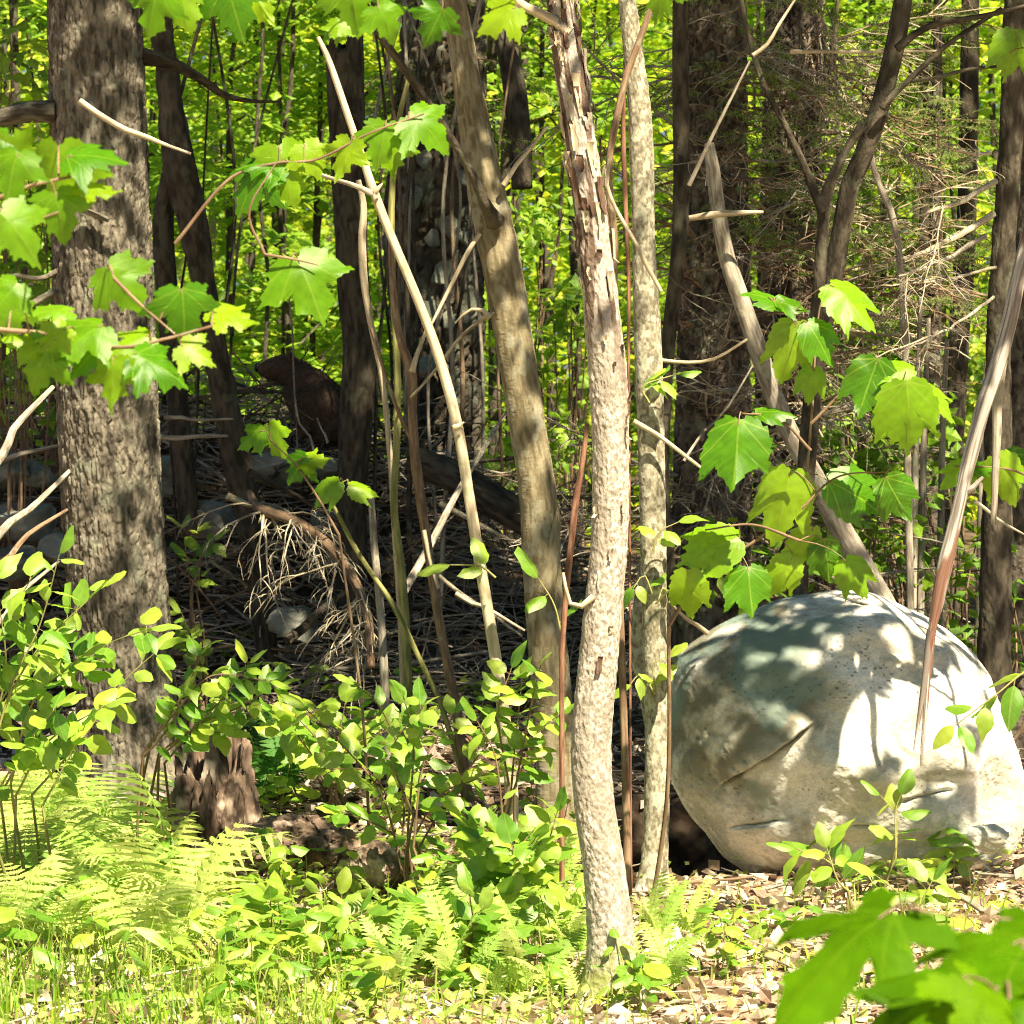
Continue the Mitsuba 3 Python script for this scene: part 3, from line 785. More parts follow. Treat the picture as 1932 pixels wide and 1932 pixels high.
ivy = ground_stem('upright_dark_stem', 'straight dark greenish stem just right of the thin pale tree', [
    (1284, -40, 30), (1284, 150, 32), (1286, 330, 32), (1280, 480, 30), (1266, 600, 28), (1256, 720, 26), (1250, 900, 26), (1262, 1080, 26)], 13.4, 'bark_dark', cat='tree', sides=16, top=5.0)
reddish = thing('leaning_dead_pole', 'smooth pale grey dead pole leaning left behind the boulder', 'dead tree')
P, R = vpath([(1338, 270, 18), (1345, 320, 26), (1354, 390, 28), (1370, 480, 32), (1396, 560, 34), (1424, 640, 36), (1450, 720, 36), (1482, 800, 36), (1525, 880, 38), (1580, 985, 42), (1640, 1090, 44), (1690, 1180, 46)], 12.6, step=0.03)
P, R = to_ground(P, R)
put(reddish, 'stem', shape(tube(P, R, 24, ridged(30, 0.2, 0.002, 12)), 'twig_grey'))
limb(reddish, [(1440, 400, 6), (1385, 402, 12), (1345, 405, 14), (1300, 412, 11)], 12.45, 'twig_pale', name='dead_stub')

# dead twigs on the two conifers and around them
for (kk, PP, RR, n0, tint) in ((big, bigP, bigR, 84, 'twig_grey'), (scal, scalP, scalR, 130, 'twig_pale')):
    for i in range(n0):
        zz = rng.uniform(0.5, 3.3)
        j = int(np.argmin(np.abs(PP[:, 2] - zz)))
        a = rng.uniform(-3.0, 0.1)
        d = np.array([math.cos(a), math.sin(a) * 0.8, rng.uniform(-0.3, 0.5)])
        put(kk, 'dead_branch', shape(twig_spray(PP[j] + RR[j] * 0.9 * np.array([math.cos(a), math.sin(a), 0]), d, rng.uniform(0.35, 0.95), 6, bend=rng.uniform(-1.2, 0.2), r0=rng.uniform(0.005, 0.010), seed=300 + i, sub=3),
                                         tint if i % 3 else 'twig_brown'))

# a dense broom of dead twigs high on the scaly conifer
bc0 = at(1535, 60, 14.3)
for i in range(26):
    put(scal, 'twig_broom', shape(twig_spray(bc0 + rng.normal(0, 0.05, 3), [rng.normal(0.1, 0.3), rng.normal(-0.1, 0.3), -1 + rng.normal(0, 0.35)], rng.uniform(0.3, 0.5), 6, bend=-0.5, r0=0.0055, seed=1200 + i, sub=2), ('twig_grey', 'twig_brown', 'twig_pale')[i % 3]))

# forked dark sapling to the right
forkd = ground_stem('dark_forked_sapling', 'dark forked sapling slanting up to the right above the boulder', [
    (1712, -60, 34), (1704, 0, 36), (1686, 100, 38), (1656, 217, 38), (1630, 290, 38), (1604, 350, 36), (1588, 430, 36), (1574, 510, 38), (1556, 600, 36), (1538, 700, 34), (1528, 800, 36), (1520, 900, 36), (1512, 1000, 36), (1505, 1150, 38)],
    12.3, 'bark_dark', sides=20, top=4.6, disp=ridged(40, 0.3, 0.003, 13))
limb(forkd, [(1535, 640, 20), (1545, 533, 24), (1552, 440, 24), (1556, 380, 24), (1575, 325, 20), (1598, 280, 16), (1628, 235, 20)], 12.2, 'bark_dark', name='second_stem', sides=12)
limb(forkd, [(1554, 400, 24), (1538, 365, 18), (1512, 300, 14), (1494, 262, 13), (1465, 205, 12), (1436, 148, 11), (1408, 50, 10), (1395, -20, 10)], 12.15, 'bark_dark', name='side_branch')
limb(forkd, [(1692, 92, 18), (1730, 62, 14), (1771, 43, 13), (1820, 36, 11), (1875, 26, 10), (1940, 10, 8)], 12.2, 'bark_dark', name='side_branch')
limb(forkd, [(1664, 205, 16), (1688, 176, 13), (1716, 150, 12), (1750, 118, 11), (1788, 84, 10), (1830, 55, 9), (1890, 16, 8)], 12.2, 'bark_dark', name='side_branch')
limb(forkd, [(1718, 153, 8), (1770, 146, 8), (1820, 132, 7), (1890, 124, 6)], 12.2, 'bark_dark', name='side_branch')

# trunks at the right edge
trunk_tree('straight_dark_tree', 'dark straight trunk half hidden by twigs, left of the two trunks at the right edge', [
    (1832, -60, 34), (1828, 200, 36), (1822, 450, 40), (1808, 650, 42), (1796, 850, 44), (1786, 1100, 48)], 16.0, 'bark_dark', disp=ridged(30, 0.3, 0.006, 14), sides=32, top=8.0,
    crown=[((5.4, 14.2, 7.4), (1.5, 1.3, 1.1), 50, 34, 0.24, 0.12)])
edge, edgeP, edgeR = trunk_tree('right_edge_tree', 'dark grey trunk at the right edge of the view', [
    (1920, -60, 46), (1914, 120, 46), (1905, 300, 46), (1894, 450, 44), (1884, 640, 48), (1884, 850, 54), (1880, 1000, 58), (1876, 1250, 66)], 13.0, 'bark_dark', disp=ridged(28, 0.3, 0.008, 15), sides=36, top=7.4,
    crown=[((3.9, 10.2, 6.4), (1.2, 1.2, 0.9), 40, 30, 0.24, 0.12), ((2.85, 8.35, 6.6), (0.7, 0.8, 0.4), 26, 30, 0.2, 0.13)])  # second clump added out of view to shade the hollow beside the boulder
trunk_tree('right_edge_second_tree', 'dark reddish trunk cut off by the right edge, behind the hanging branch', [
    (1952, -60, 60), (1948, 300, 62), (1940, 640, 66), (1934, 900, 72), (1932, 1250, 84)], 13.8, 'bark_conifer', disp=ridged(28, 0.3, 0.008, 16), sides=36, top=7.4)
for i, (x0, y0, x1, y1, w) in enumerate([(1880, 342, 1731, 407, 10), (1872, 405, 1705, 490, 11), (1860, 446, 1694, 522, 8), (1880, 505, 1650, 540, 5), (1870, 290, 1770, 268, 6), (1876, 560, 1700, 665, 5)]):
    bx, by = at(x0, y0, 12.9), at(x1, y1, 12.6)
    for q in range(3):
        put(edge, 'dead_twig', shape(twig_spray(bx + (by - bx) * rng.uniform(0.2, 0.9), (by - bx) * 0.6 + rng.normal(0, 0.25, 3), rng.uniform(0.2, 0.45), 5, bend=-0.6, r0=0.004, seed=900 + 7 * i + q, sub=2), ('twig_pale', 'twig_grey')[q % 2]))
    limb(edge, [(x0, y0, w * 1.3), ((x0 + x1) / 2, (y0 + y1) / 2 + 8, w), (x1, y1, w * 0.5)], 12.9, ('twig_pale', 'twig_pale', 'twig_grey')[i % 3], dd=-0.3, name='dead_limb', rough=0.0025)
ground_stem('thin_grey_sapling', 'thin grey sapling bending through the twigs right of the forked dark sapling', [
    (1640, 260, 10), (1648, 317, 12), (1668, 370, 13), (1681, 400, 14), (1695, 467, 14), (1703, 567, 14), (1710, 700, 14), (1712, 860, 14), (1716, 1040, 15), (1718, 1150, 15)], 13.2, 'twig_grey')
for i, x in enumerate((1725, 1740, 1775, 1850)):
    ground_stem('grey_bare_stem', 'thin bare grey stem standing in the shade behind the boulder', [
        (x + 12, 560 + 40 * i, 9), (x + 4, 800, 12), (x, 1000, 14), (x - 4, 1180, 16)], 14.0 + 0.2 * i, 'twig_grey', group='thin bare stems behind the boulder')

hang = thing('hanging_dead_branch', 'peeled red brown dead branch slanting down across the boulder from the right edge', 'dead branch')
P, R = vpath([(1956, 380, 34), (1940, 450, 36), (1922, 520, 36), (1906, 600, 36), (1878, 700, 36), (1852, 780, 34), (1828, 870, 32), (1810, 950, 30), (1794, 1020, 32), (1780, 1080, 34), (1770, 1130, 30), (1760, 1180, 22), (1752, 1250, 19), (1747, 1320, 15), (1742, 1390, 9), (1738, 1445, 3)], 10.2, step=0.02)
R = R * 0.86
put(hang, 'main_branch', shape(tube(P, R, 20, ridged(40, 0.15, 0.004, 17)), 'peeled_wood'))
limb(hang, [(1756, 1190, 16), (1746, 1270, 13), (1736, 1340, 9), (1724, 1415, 3)], 10.15, 'peeled_wood', name='split_tine')
limb(hang, [(1812, 930, 26), (1830, 925, 14), (1855, 900, 6)], 10.2, 'peeled_wood', name='stub')
limb(hang, [(1905, 600, 20), (1885, 720, 22), (1880, 850, 16), (1874, 990, 12)], 10.35, 'twig_grey', name='split_strip')

# thin poles and saplings in the middle
pole = ground_stem('thin_leaning_pole', 'thin pale straight pole leaning left in front of the brush heap', [
    (600, 70, 8), (622, 118, 12), (662, 235, 14), (688, 310, 15), (706, 364, 18), (740, 450, 17), (790, 570, 18), (830, 680, 20), (862, 800, 21), (884, 930, 21), (905, 1060, 22), (925, 1180, 22), (944, 1300, 24),
    (958, 1410, 24), (966, 1520, 26), (960, 1600, 26), (954, 1690, 26)], 10.6, 'twig_pale', sides=14)
limb(pole, [(704, 366, 13), (670, 350, 10), (620, 335, 8), (570, 316, 7), (520, 308, 6), (470, 312, 5)], 10.55, 'twig_grey', name='side_twig')
limb(pole, [(706, 364, 14), (716, 352, 8), (722, 346, 3)], 10.55, 'twig_pale', name='stub')
limb(pole, [(856, 808, 14), (868, 802, 9), (876, 796, 3)], 10.55, 'twig_pale', name='stub')
second = ground_stem('brown_forked_sapling', 'thin brown sapling forking at a crook left of the pale pole', [
    (736, 440, 9), (740, 520, 12), (746, 590, 14), (758, 650, 16), (776, 704, 20), (778, 780, 18), (782, 850, 20), (792, 930, 20), (804, 1010, 18), (816, 1090, 18), (830, 1180, 18), (846, 1260, 18), (862, 1340, 20)], 12.6, 'twig_brown', sides=12)
limb(second, [(777, 702, 14), (786, 670, 9), (800, 635, 7), (812, 600, 5)], 12.55, 'twig_pale', name='side_twig')
limb(second, [(779, 830, 14), (762, 800, 9), (745, 760, 8), (725, 700, 7), (700, 620, 6)], 12.6, 'twig_brown', name='side_twig')
limb(second, [(800, 1000, 10), (812, 1060, 9), (828, 1110, 7)], 12.5, 'twig_pale', name='side_twig')
ground_stem('curved_bright_sapling', 'short curved bright stem beside the snapped dark trunk', [
    (676, 340, 10), (686, 390, 13), (683, 450, 15), (686, 520, 15), (694, 580, 13), (706, 640, 12), (722, 720, 11), (736, 860, 11), (745, 1000, 12), (755, 1150, 12)], 12.9, 'twig_pale')
ground_stem('greenish_thin_stem', 'straight greenish thin stem left of the brown forked sapling', [
    (770, 150, 9), (752, 230, 10), (742, 330, 12), (738, 420, 13), (742, 560, 13), (750, 700, 13), (748, 850, 14), (744, 960, 14), (758, 1080, 16), (766, 1200, 17), (770, 1320, 18)], 12.8, 'stem_green')
ground_stem('yellowish_slanting_stem', 'yellow green stem slanting down to the right from two round leaves', [
    (618, 935, 6), (640, 975, 8), (668, 1030, 9), (700, 1080, 9), (735, 1130, 10), (762, 1180, 10), (790, 1240, 10), (830, 1320, 11)], 12.6, 'stem_green')
ground_stem('red_thin_stem', 'thin reddish stem running up between the tan and the flaky tree', [
    (1108, 800, 9), (1098, 880, 11), (1086, 950, 13), (1076, 1040, 13), (1068, 1120, 12), (1062, 1200, 11), (1060, 1270, 10), (1060, 1400, 10)], 10.0, 'twig_red')
ground_stem('short_grey_stem', 'short grey stem standing among dead twigs in the middle of the brush', [
    (700, 930, 12), (706, 1030, 14), (716, 1130, 15), (722, 1220, 16), (726, 1300, 17)], 13.2, 'twig_grey')
twin = ground_stem('twining_brown_stem', 'thin brown stem twining between the flaky and the thin pale tree', [
    (1240, -30, 11), (1226, 20, 12), (1205, 80, 13), (1180, 150, 13), (1162, 230, 14), (1150, 300, 13), (1152, 380, 13), (1160, 450, 13), (1158, 560, 13), (1156, 700, 13), (1160, 900, 14), (1170, 1150, 14), (1180, 1450, 15)], 10.2, 'twig_brown')
limb(twin, [(1150, 300, 8), (1145, 350, 8), (1165, 400, 8), (1195, 450, 8), (1220, 500, 9), (1248, 550, 7)], 10.1, 'twig_pale', name='side_twig')
ground_stem('vertical_reddish_vine', 'reddish vine hugging the thin pale tree', [
    (1190, -20, 6), (1180, 100, 7), (1176, 240, 9), (1180, 380, 9), (1186, 520, 8), (1186, 700, 6), (1188, 1000, 5)], 11.0, 'twig_red')

# ------------------------------------------------------------------ the boulder
BD = 11.55
outline = np.array([(1264, 1362), (1268, 1480), (1290, 1525), (1323, 1572), (1362, 1622), (1409, 1652), (1470, 1662), (1560, 1662), (1680, 1655), (1790, 1650), (1860, 1632), (1905, 1600), (1925, 1545), (1931, 1460),
                    (1914, 1393), (1882, 1315), (1843, 1236), (1800, 1196), (1763, 1170), (1684, 1130), (1606, 1107), (1527, 1122), (1429, 1154), (1331, 1201), (1280, 1240), (1266, 1283)], float)
C = np.array([1596.0, 1388.0])
rel = (outline - C) * [1, -1]
oa, orad = np.arctan2(rel[:, 1], rel[:, 0]), np.hypot(*rel.T) * PX * BD
order = np.argsort(oa)
oa, orad = oa[order], orad[order]
oa, orad = np.concatenate([oa - 2 * np.pi, oa, oa + 2 * np.pi]), np.tile(orad, 3)
ico = trimesh.creation.icosphere(subdivisions=7)
u = ico.vertices
ang = np.arctan2(u[:, 2], u[:, 0])
flat = np.hypot(u[:, 0], u[:, 2])
rr = np.interp(ang, oa, orad)
prof = flat ** 0.86
bc = at(C[0], C[1], BD)
bv = np.stack([np.cos(ang) * prof * rr, u[:, 1] * 0.58 * (1 - 0.0 * flat), np.sin(ang) * prof * rr], 1)
big_n = meshkit.fbm(bv * 2.1 + 4, 3, 31) - 0.5
mid_n = meshkit.fbm(bv * 7 + 9, 4, 33) - 0.5
dirn = u / np.linalg.norm(u, axis=1, keepdims=True)
face = np.clip(-u[:, 1], 0, 1)
bv = bv + dirn * (0.11 * big_n * (0.3 + face) + 0.034 * mid_n * (0.4 + face))[:, None]
# hollows and humps of the front face
for (x, y, rx, rz, amt) in ((1660, 1260, 60, 30, 0.030), (1690, 1350, 50, 60, 0.045), (1600, 1215, 90, 30, 0.02), (1560, 1410, 50, 40, -0.03), (1720, 1450, 80, 30, 0.03), (1640, 1440, 60, 40, -0.03),
                            (1850, 1480, 40, 60, 0.06), (1800, 1400, 50, 50, -0.02), (1480, 1470, 30, 50, 0.025), (1790, 1240, 60, 25, 0.02), (1620, 1560, 120, 20, 0.02), (1500, 1230, 80, 40, -0.02)):
    q = (at(x, y, BD) - bc)
    g = np.exp(-((bv[:, 0] - q[0]) / (rx * PX * BD)) ** 2 - ((bv[:, 2] - q[2]) / (rz * PX * BD)) ** 2) * (u[:, 1] < 0.1)
    bv[:, 1] += 1.7 * amt * g
# ridge: the upper left slab stands proud of a long slanting crack, two shorter cracks below
def crack(x0, y0, x1, y1, width, depth, step=0.0):
    a, b = at(x0, y0, BD) - bc, at(x1, y1, BD) - bc
    e = np.array([b[0] - a[0], b[2] - a[2]])
    L = np.linalg.norm(e)
    e = e / L
    rx, rz = bv[:, 0] - a[0], bv[:, 2] - a[2]
    s, t = rx * e[0] + rz * e[1], -rx * e[1] + rz * e[0]
    t = t + 0.006 * (meshkit.noise(np.stack([s * 30, s * 0, s * 0], 1), 5) - 0.5)
    fade = np.clip(s / 0.03, 0, 1) * np.clip((L - s) / 0.05, 0, 1) * (u[:, 1] < 0)
    bv[:, 1] += depth * np.exp(-(t / width) ** 2) * fade
    if step:
        bv[:, 1] -= step * fade * (t > 0) * np.exp(-np.clip(t, 0, 9) / 0.12) * (1 - np.exp(-(t / width) ** 2))


crack(1345, 1462, 1512, 1335, 0.005, 0.022, 0.04)
crack(1360, 1541, 1470, 1514, 0.005, 0.04, -0.02)
crack(1575, 1522, 1630, 1526, 0.005, 0.03, 0.02)
crack(1545, 1115, 1640, 1140, 0.006, 0.03, 0.02)
crack(1660, 1480, 1770, 1460, 0.006, 0.02, 0.015)
for _ in range(26):                                    # small dark pits at the left
    q = at(rng.normal(1318, 26), rng.normal(1425, 40), BD) - bc
    g = np.exp(-(((bv[:, 0] - q[0]) ** 2 + (bv[:, 2] - q[2]) ** 2) / rng.uniform(0.004, 0.009) ** 2)) * (u[:, 1] < 0)
    bv[:, 1] += 0.014 * g
boulder = thing('boulder', 'large rounded pale granite boulder dappled with leaf shade', 'boulder')
scene[boulder] = mikit.ply((bv + bc, ico.faces), 'granite', smooth=True, uv=bv[:, [0, 2]])


def stone(key_name, label, c, size, seed, bsdf, group=None):
    s = trimesh.creation.icosphere(subdivisions=4)
    v = s.vertices.copy()
    r = np.random.default_rng(seed)
    for _ in range(9):
        nrm = r.normal(0, 1, 3)
        nrm /= np.linalg.norm(nrm)
        h = v @ nrm
        cut = r.uniform(0.5, 0.85)
        v -= np.clip(h - cut, 0, 9)[:, None] * nrm * 0.9
    v += (meshkit.fbm(v * 3 + seed, 3, seed) - 0.5)[:, None] * v * 0.25
    v = v * np.asarray(size)
    k = thing(key_name, label, 'stone', group)
    scene[k] = mikit.ply((v + c, s.faces), bsdf, smooth=25)
    return k


g = on_ground(1868, 1600)
stone('small_pale_stone', 'small pale stone tucked under the right edge of the boulder', at(1862, 1588, 11.0), (0.085, 0.07, 0.06), 5, 'granite')
stone('chip_stone', 'small pale stone chip leaning on the left side of the boulder', at(1276, 1240, 11.5), (0.04, 0.04, 0.025), 8, 'granite')
for i, (x, y, w, h, d) in enumerate([(10, 890, 60, 44, 15.2), (60, 985, 66, 40, 15.0), (10, 980, 60, 40, 15.1), (110, 1040, 46, 36, 14.9), (20, 1060, 70, 36, 14.8), (545, 890, 110, 40, 15.9), (300, 900, 60, 40, 15.5), (560, 1180, 60, 40, 14.8),
                                     (640, 990, 70, 34, 15.6), (-30, 930, 50, 50, 15.2), (70, 900, 44, 34, 15.3), (400, 985, 60, 40, 15.2)]):
    c = at(x, y, d)
    stone('wall_stone', 'grey fieldstone of the tumbled wall under the brush heap', c, (w * PX * d, 0.16, h * PX * d), 40 + i, 'field_stone', group='fieldstones under the brush')

# ------------------------------------------------------------------ the animal
AD = 16.0


def ap(x, y, off=0.0):
    p = at(x, y, AD)
    return p + [0, off, 0]


def ball(p, r):
    return m3.Manifold.sphere(r, 20).translate(tuple(map(float, p)))


def hull(*items):
    return m3.Manifold.batch_hull([ball(p, r) for p, r in items])


s = PX * AD
bones = [
    ((497, 697), 12, (513, 696), 21), ((513, 696), 21, (536, 695), 27), ((536, 695), 27, (556, 706), 29),
    ((556, 704), 28, (585, 735), 40), ((585, 735), 40, (618, 775), 50), ((560, 745), 26, (590, 780), 40), ((590, 760), 44, (625, 788), 48), ((625, 785), 48, (646, 802), 42),
    ((590, 780), 36, (610, 812), 30),
]
parts_m = []
for (a, ra, b, rb) in bones:
    parts_m.append(hull((ap(*a), ra * s), (ap(*b), rb * s)))
for o in (-0.065, 0.065):
    parts_m.append(hull((ap(566, 760, o), 18 * s), (ap(582, 808, o), 11 * s)))
    parts_m.append(hull((ap(582, 808, o), 11 * s), (ap(570, 820, o), 8 * s)))
    parts_m.append(hull((ap(640, 800, o), 26 * s), (ap(612, 828, o), 10 * s)))
body = m3.Manifold.batch_boolean(parts_m, m3.OpType.Add).refine_to_length(0.012)
bm = body.to_mesh()
tm = trimesh.Trimesh(bm.vert_properties[:, :3], bm.tri_verts)
trimesh.smoothing.filter_taubin(tm, iterations=30)
animal = thing('brown_animal', 'dark brown furry animal with black nose sitting on the brush heap', 'animal')
put(animal, 'body', mikit.ply((np.array(tm.vertices), np.array(tm.faces)), 'fur_brown', smooth=True, uv=np.array(tm.vertices)[:, [0, 2]]))
pts, fi = trimesh.sample.sample_surface(tm, 9000, seed=3)
nr = tm.face_normals[fi]
tip = pts + nr * 0.010 + np.array([0.016, 0, -0.012]) * np.random.default_rng(4).uniform(0.5, 1.4, (len(pts), 1))
w = np.cross(nr, [0.3, 0.5, 0.8])
w = w / np.linalg.norm(w, axis=1, keepdims=True) * 0.0016
fv = np.stack([pts - w, pts + w, tip], 1).reshape(-1, 3)
put(animal, 'fur', mikit.ply((fv, np.arange(len(fv)).reshape(-1, 3)), 'fur_brown', smooth=False, uv=fv[:, [0, 2]]), kind='stuff')


def blob(parent, name, p, r, sc, bsdf):
    b = trimesh.creation.icosphere(subdivisions=2)
    v = b.vertices * r * np.asarray(sc) + p
    put(parent, name, mikit.ply((v, b.faces), bsdf, smooth=True, uv=v[:, [0, 2]]))


blob(animal, 'nose', ap(486, 693), 9 * s, (0.75, 1.0, 1.0), 'skin_black')
for o in (-1, 1):
    blob(animal, 'eye', ap(512, 684, o * 0.038), 4.2 * s, (1, 1, 1), 'skin_black')
    blob(animal, 'ear', ap(549, 675, o * 0.062), 9 * s, (0.8, 0.5, 1.1), 'fur_brown')

# ------------------------------------------------------------------ brush heap
def stick(name, label, p0, p1, r0, bsdf, group=None, cat='stick', sag=0.03, sides=6):
    mid = (np.asarray(p0) + np.asarray(p1)) / 2 + rng.normal(0, sag, 3)
    q1 = np.asarray(p0) * 0.72 + np.asarray(p1) * 0.28 + rng.normal(0, sag * 0.7, 3)
    P = spline([p0, q1, mid, p1], n=9)
    k = thing(name, label, cat, group)
    scene[k] = shape(tube(P, np.linspace(r0, r0 * 0.45, 9), sides, uvshift=float(rng.uniform(0, 5))), bsdf)
    return k


for i in range(170):
    while True:
        x, y = rng.uniform(-2.9, 0.35), rng.uniform(14.9, 17.1)
        if rng.random() < (1.0 if x < -0.2 else 0.45):
            break
    z = float(ground_z(x, y)) + rng.uniform(0.01, 0.22)
    L, a = rng.uniform(0.35, 1.3), rng.normal(0.0, 0.45) + (np.pi if rng.random() < 0.5 else 0)
    d = np.array([math.cos(a), 0.45 * math.sin(a), rng.normal(-0.05, 0.22) * (1 if math.cos(a) > 0 else -1)])
    c = np.array([x, y, z])
    stick('fallen_stick', 'bare grey stick lying in the tangled brush heap behind the trunks', c - d * L / 2, c + d * L / 2, rng.uniform(0.005, 0.014), ('twig_grey', 'twig_brown', 'twig_grey', 'bark_dark')[i % 4],
          group='sticks of the brush heap')
for i in range(115):                                   # steeper ones sticking out of the heap
    x, y = rng.uniform(-2.7, 0.3), rng.uniform(15.0, 16.8)
    p = np.array([x, y, float(ground_z(x, y))])
    e, a = rng.uniform(0.2, 1.1), rng.choice([0, np.pi]) + rng.normal(0, 0.6)
    L = rng.uniform(0.3, 0.95) * (1.0 if x < -0.4 else 0.7)
    stick('fallen_stick', 'bare grey stick lying in the tangled brush heap behind the trunks', p, p + L * np.array([math.cos(a) * math.cos(e), 0.5 * math.sin(a), math.sin(e)]), rng.uniform(0.004, 0.011),
          ('twig_grey', 'twig_brown', 'bark_dark')[i % 3], group='sticks of the brush heap')
for i in range(46):                                    # whole dead branches with their side twigs, thrown over each other
    x, y = rng.uniform(-2.6, 0.25), rng.uniform(15.0, 16.7)
    p = np.array([x, y, float(ground_z(x, y)) + rng.uniform(0.0, 0.15)])
    d = np.array([rng.choice([-1, 1]) * rng.uniform(0.4, 1.0), rng.uniform(-0.5, 0.2), rng.uniform(-0.25, 0.6)])
    key = thing('dead_branch', 'dead branch with side twigs thrown on the brush heap', 'branch', 'dead branches of the brush heap')
    scene[key] = shape(twig_spray(p, d, rng.uniform(0.5, 1.15), 7, bend=-0.5, r0=rng.uniform(0.007, 0.015), seed=1500 + i, sub=3), ('twig_grey', 'bark_dark', 'twig_brown', 'twig_grey')[i % 4])
mess = []
for i in range(1900):
    x, y = rng.uniform(-2.9, 0.5), rng.uniform(14.7, 17.0)
    p = np.array([x, y, float(ground_z(x, y)) + rng.uniform(0.0, 0.14)])
    d = rng.normal(0, 1, 3) * [1, 0.5, 0.5]
    if i % 3 == 0:
        p[2] += rng.uniform(0.05, 0.26)
    d = d / np.linalg.norm(d) * rng.uniform(0.1, 0.6)
    d[2] = abs(d[2]) * rng.uniform(-0.3, 1)
    mess.append(tube(spline([p, p + d / 2 + rng.normal(0, 0.03, 3), p + d], n=5), np.linspace(0.0045, 0.0015, 5), 4))
key = thing('brush_twigs', 'tangle of fine dead twigs filling the brush heap', 'twigs', kind='stuff')
scene[key] = shape(joined(mess), 'twig_grey')
for i in range(20):                                    # slender dark saplings rising through the brush
    vx, dd_ = (rng.uniform(680, 1010) if i % 4 else rng.uniform(300, 470)), rng.uniform(14.6, 18.0)
    w_ = rng.uniform(5, 10)
    ground_stem('slender_dark_sapling', 'slender dark bare sapling rising through the brush heap', [(vx + rng.normal(0, 60), -60, w_ * 0.7), (vx + rng.normal(0, 30), 350, w_ * 0.85), (vx + rng.normal(0, 14), 700, w_), (vx, 1000, w_ * 1.1)], dd_,
                ('bark_dark', 'twig_brown', 'twig_grey')[i % 3] if vx > 620 else 'bark_dark', group='slender saplings in the brush', sides=6)
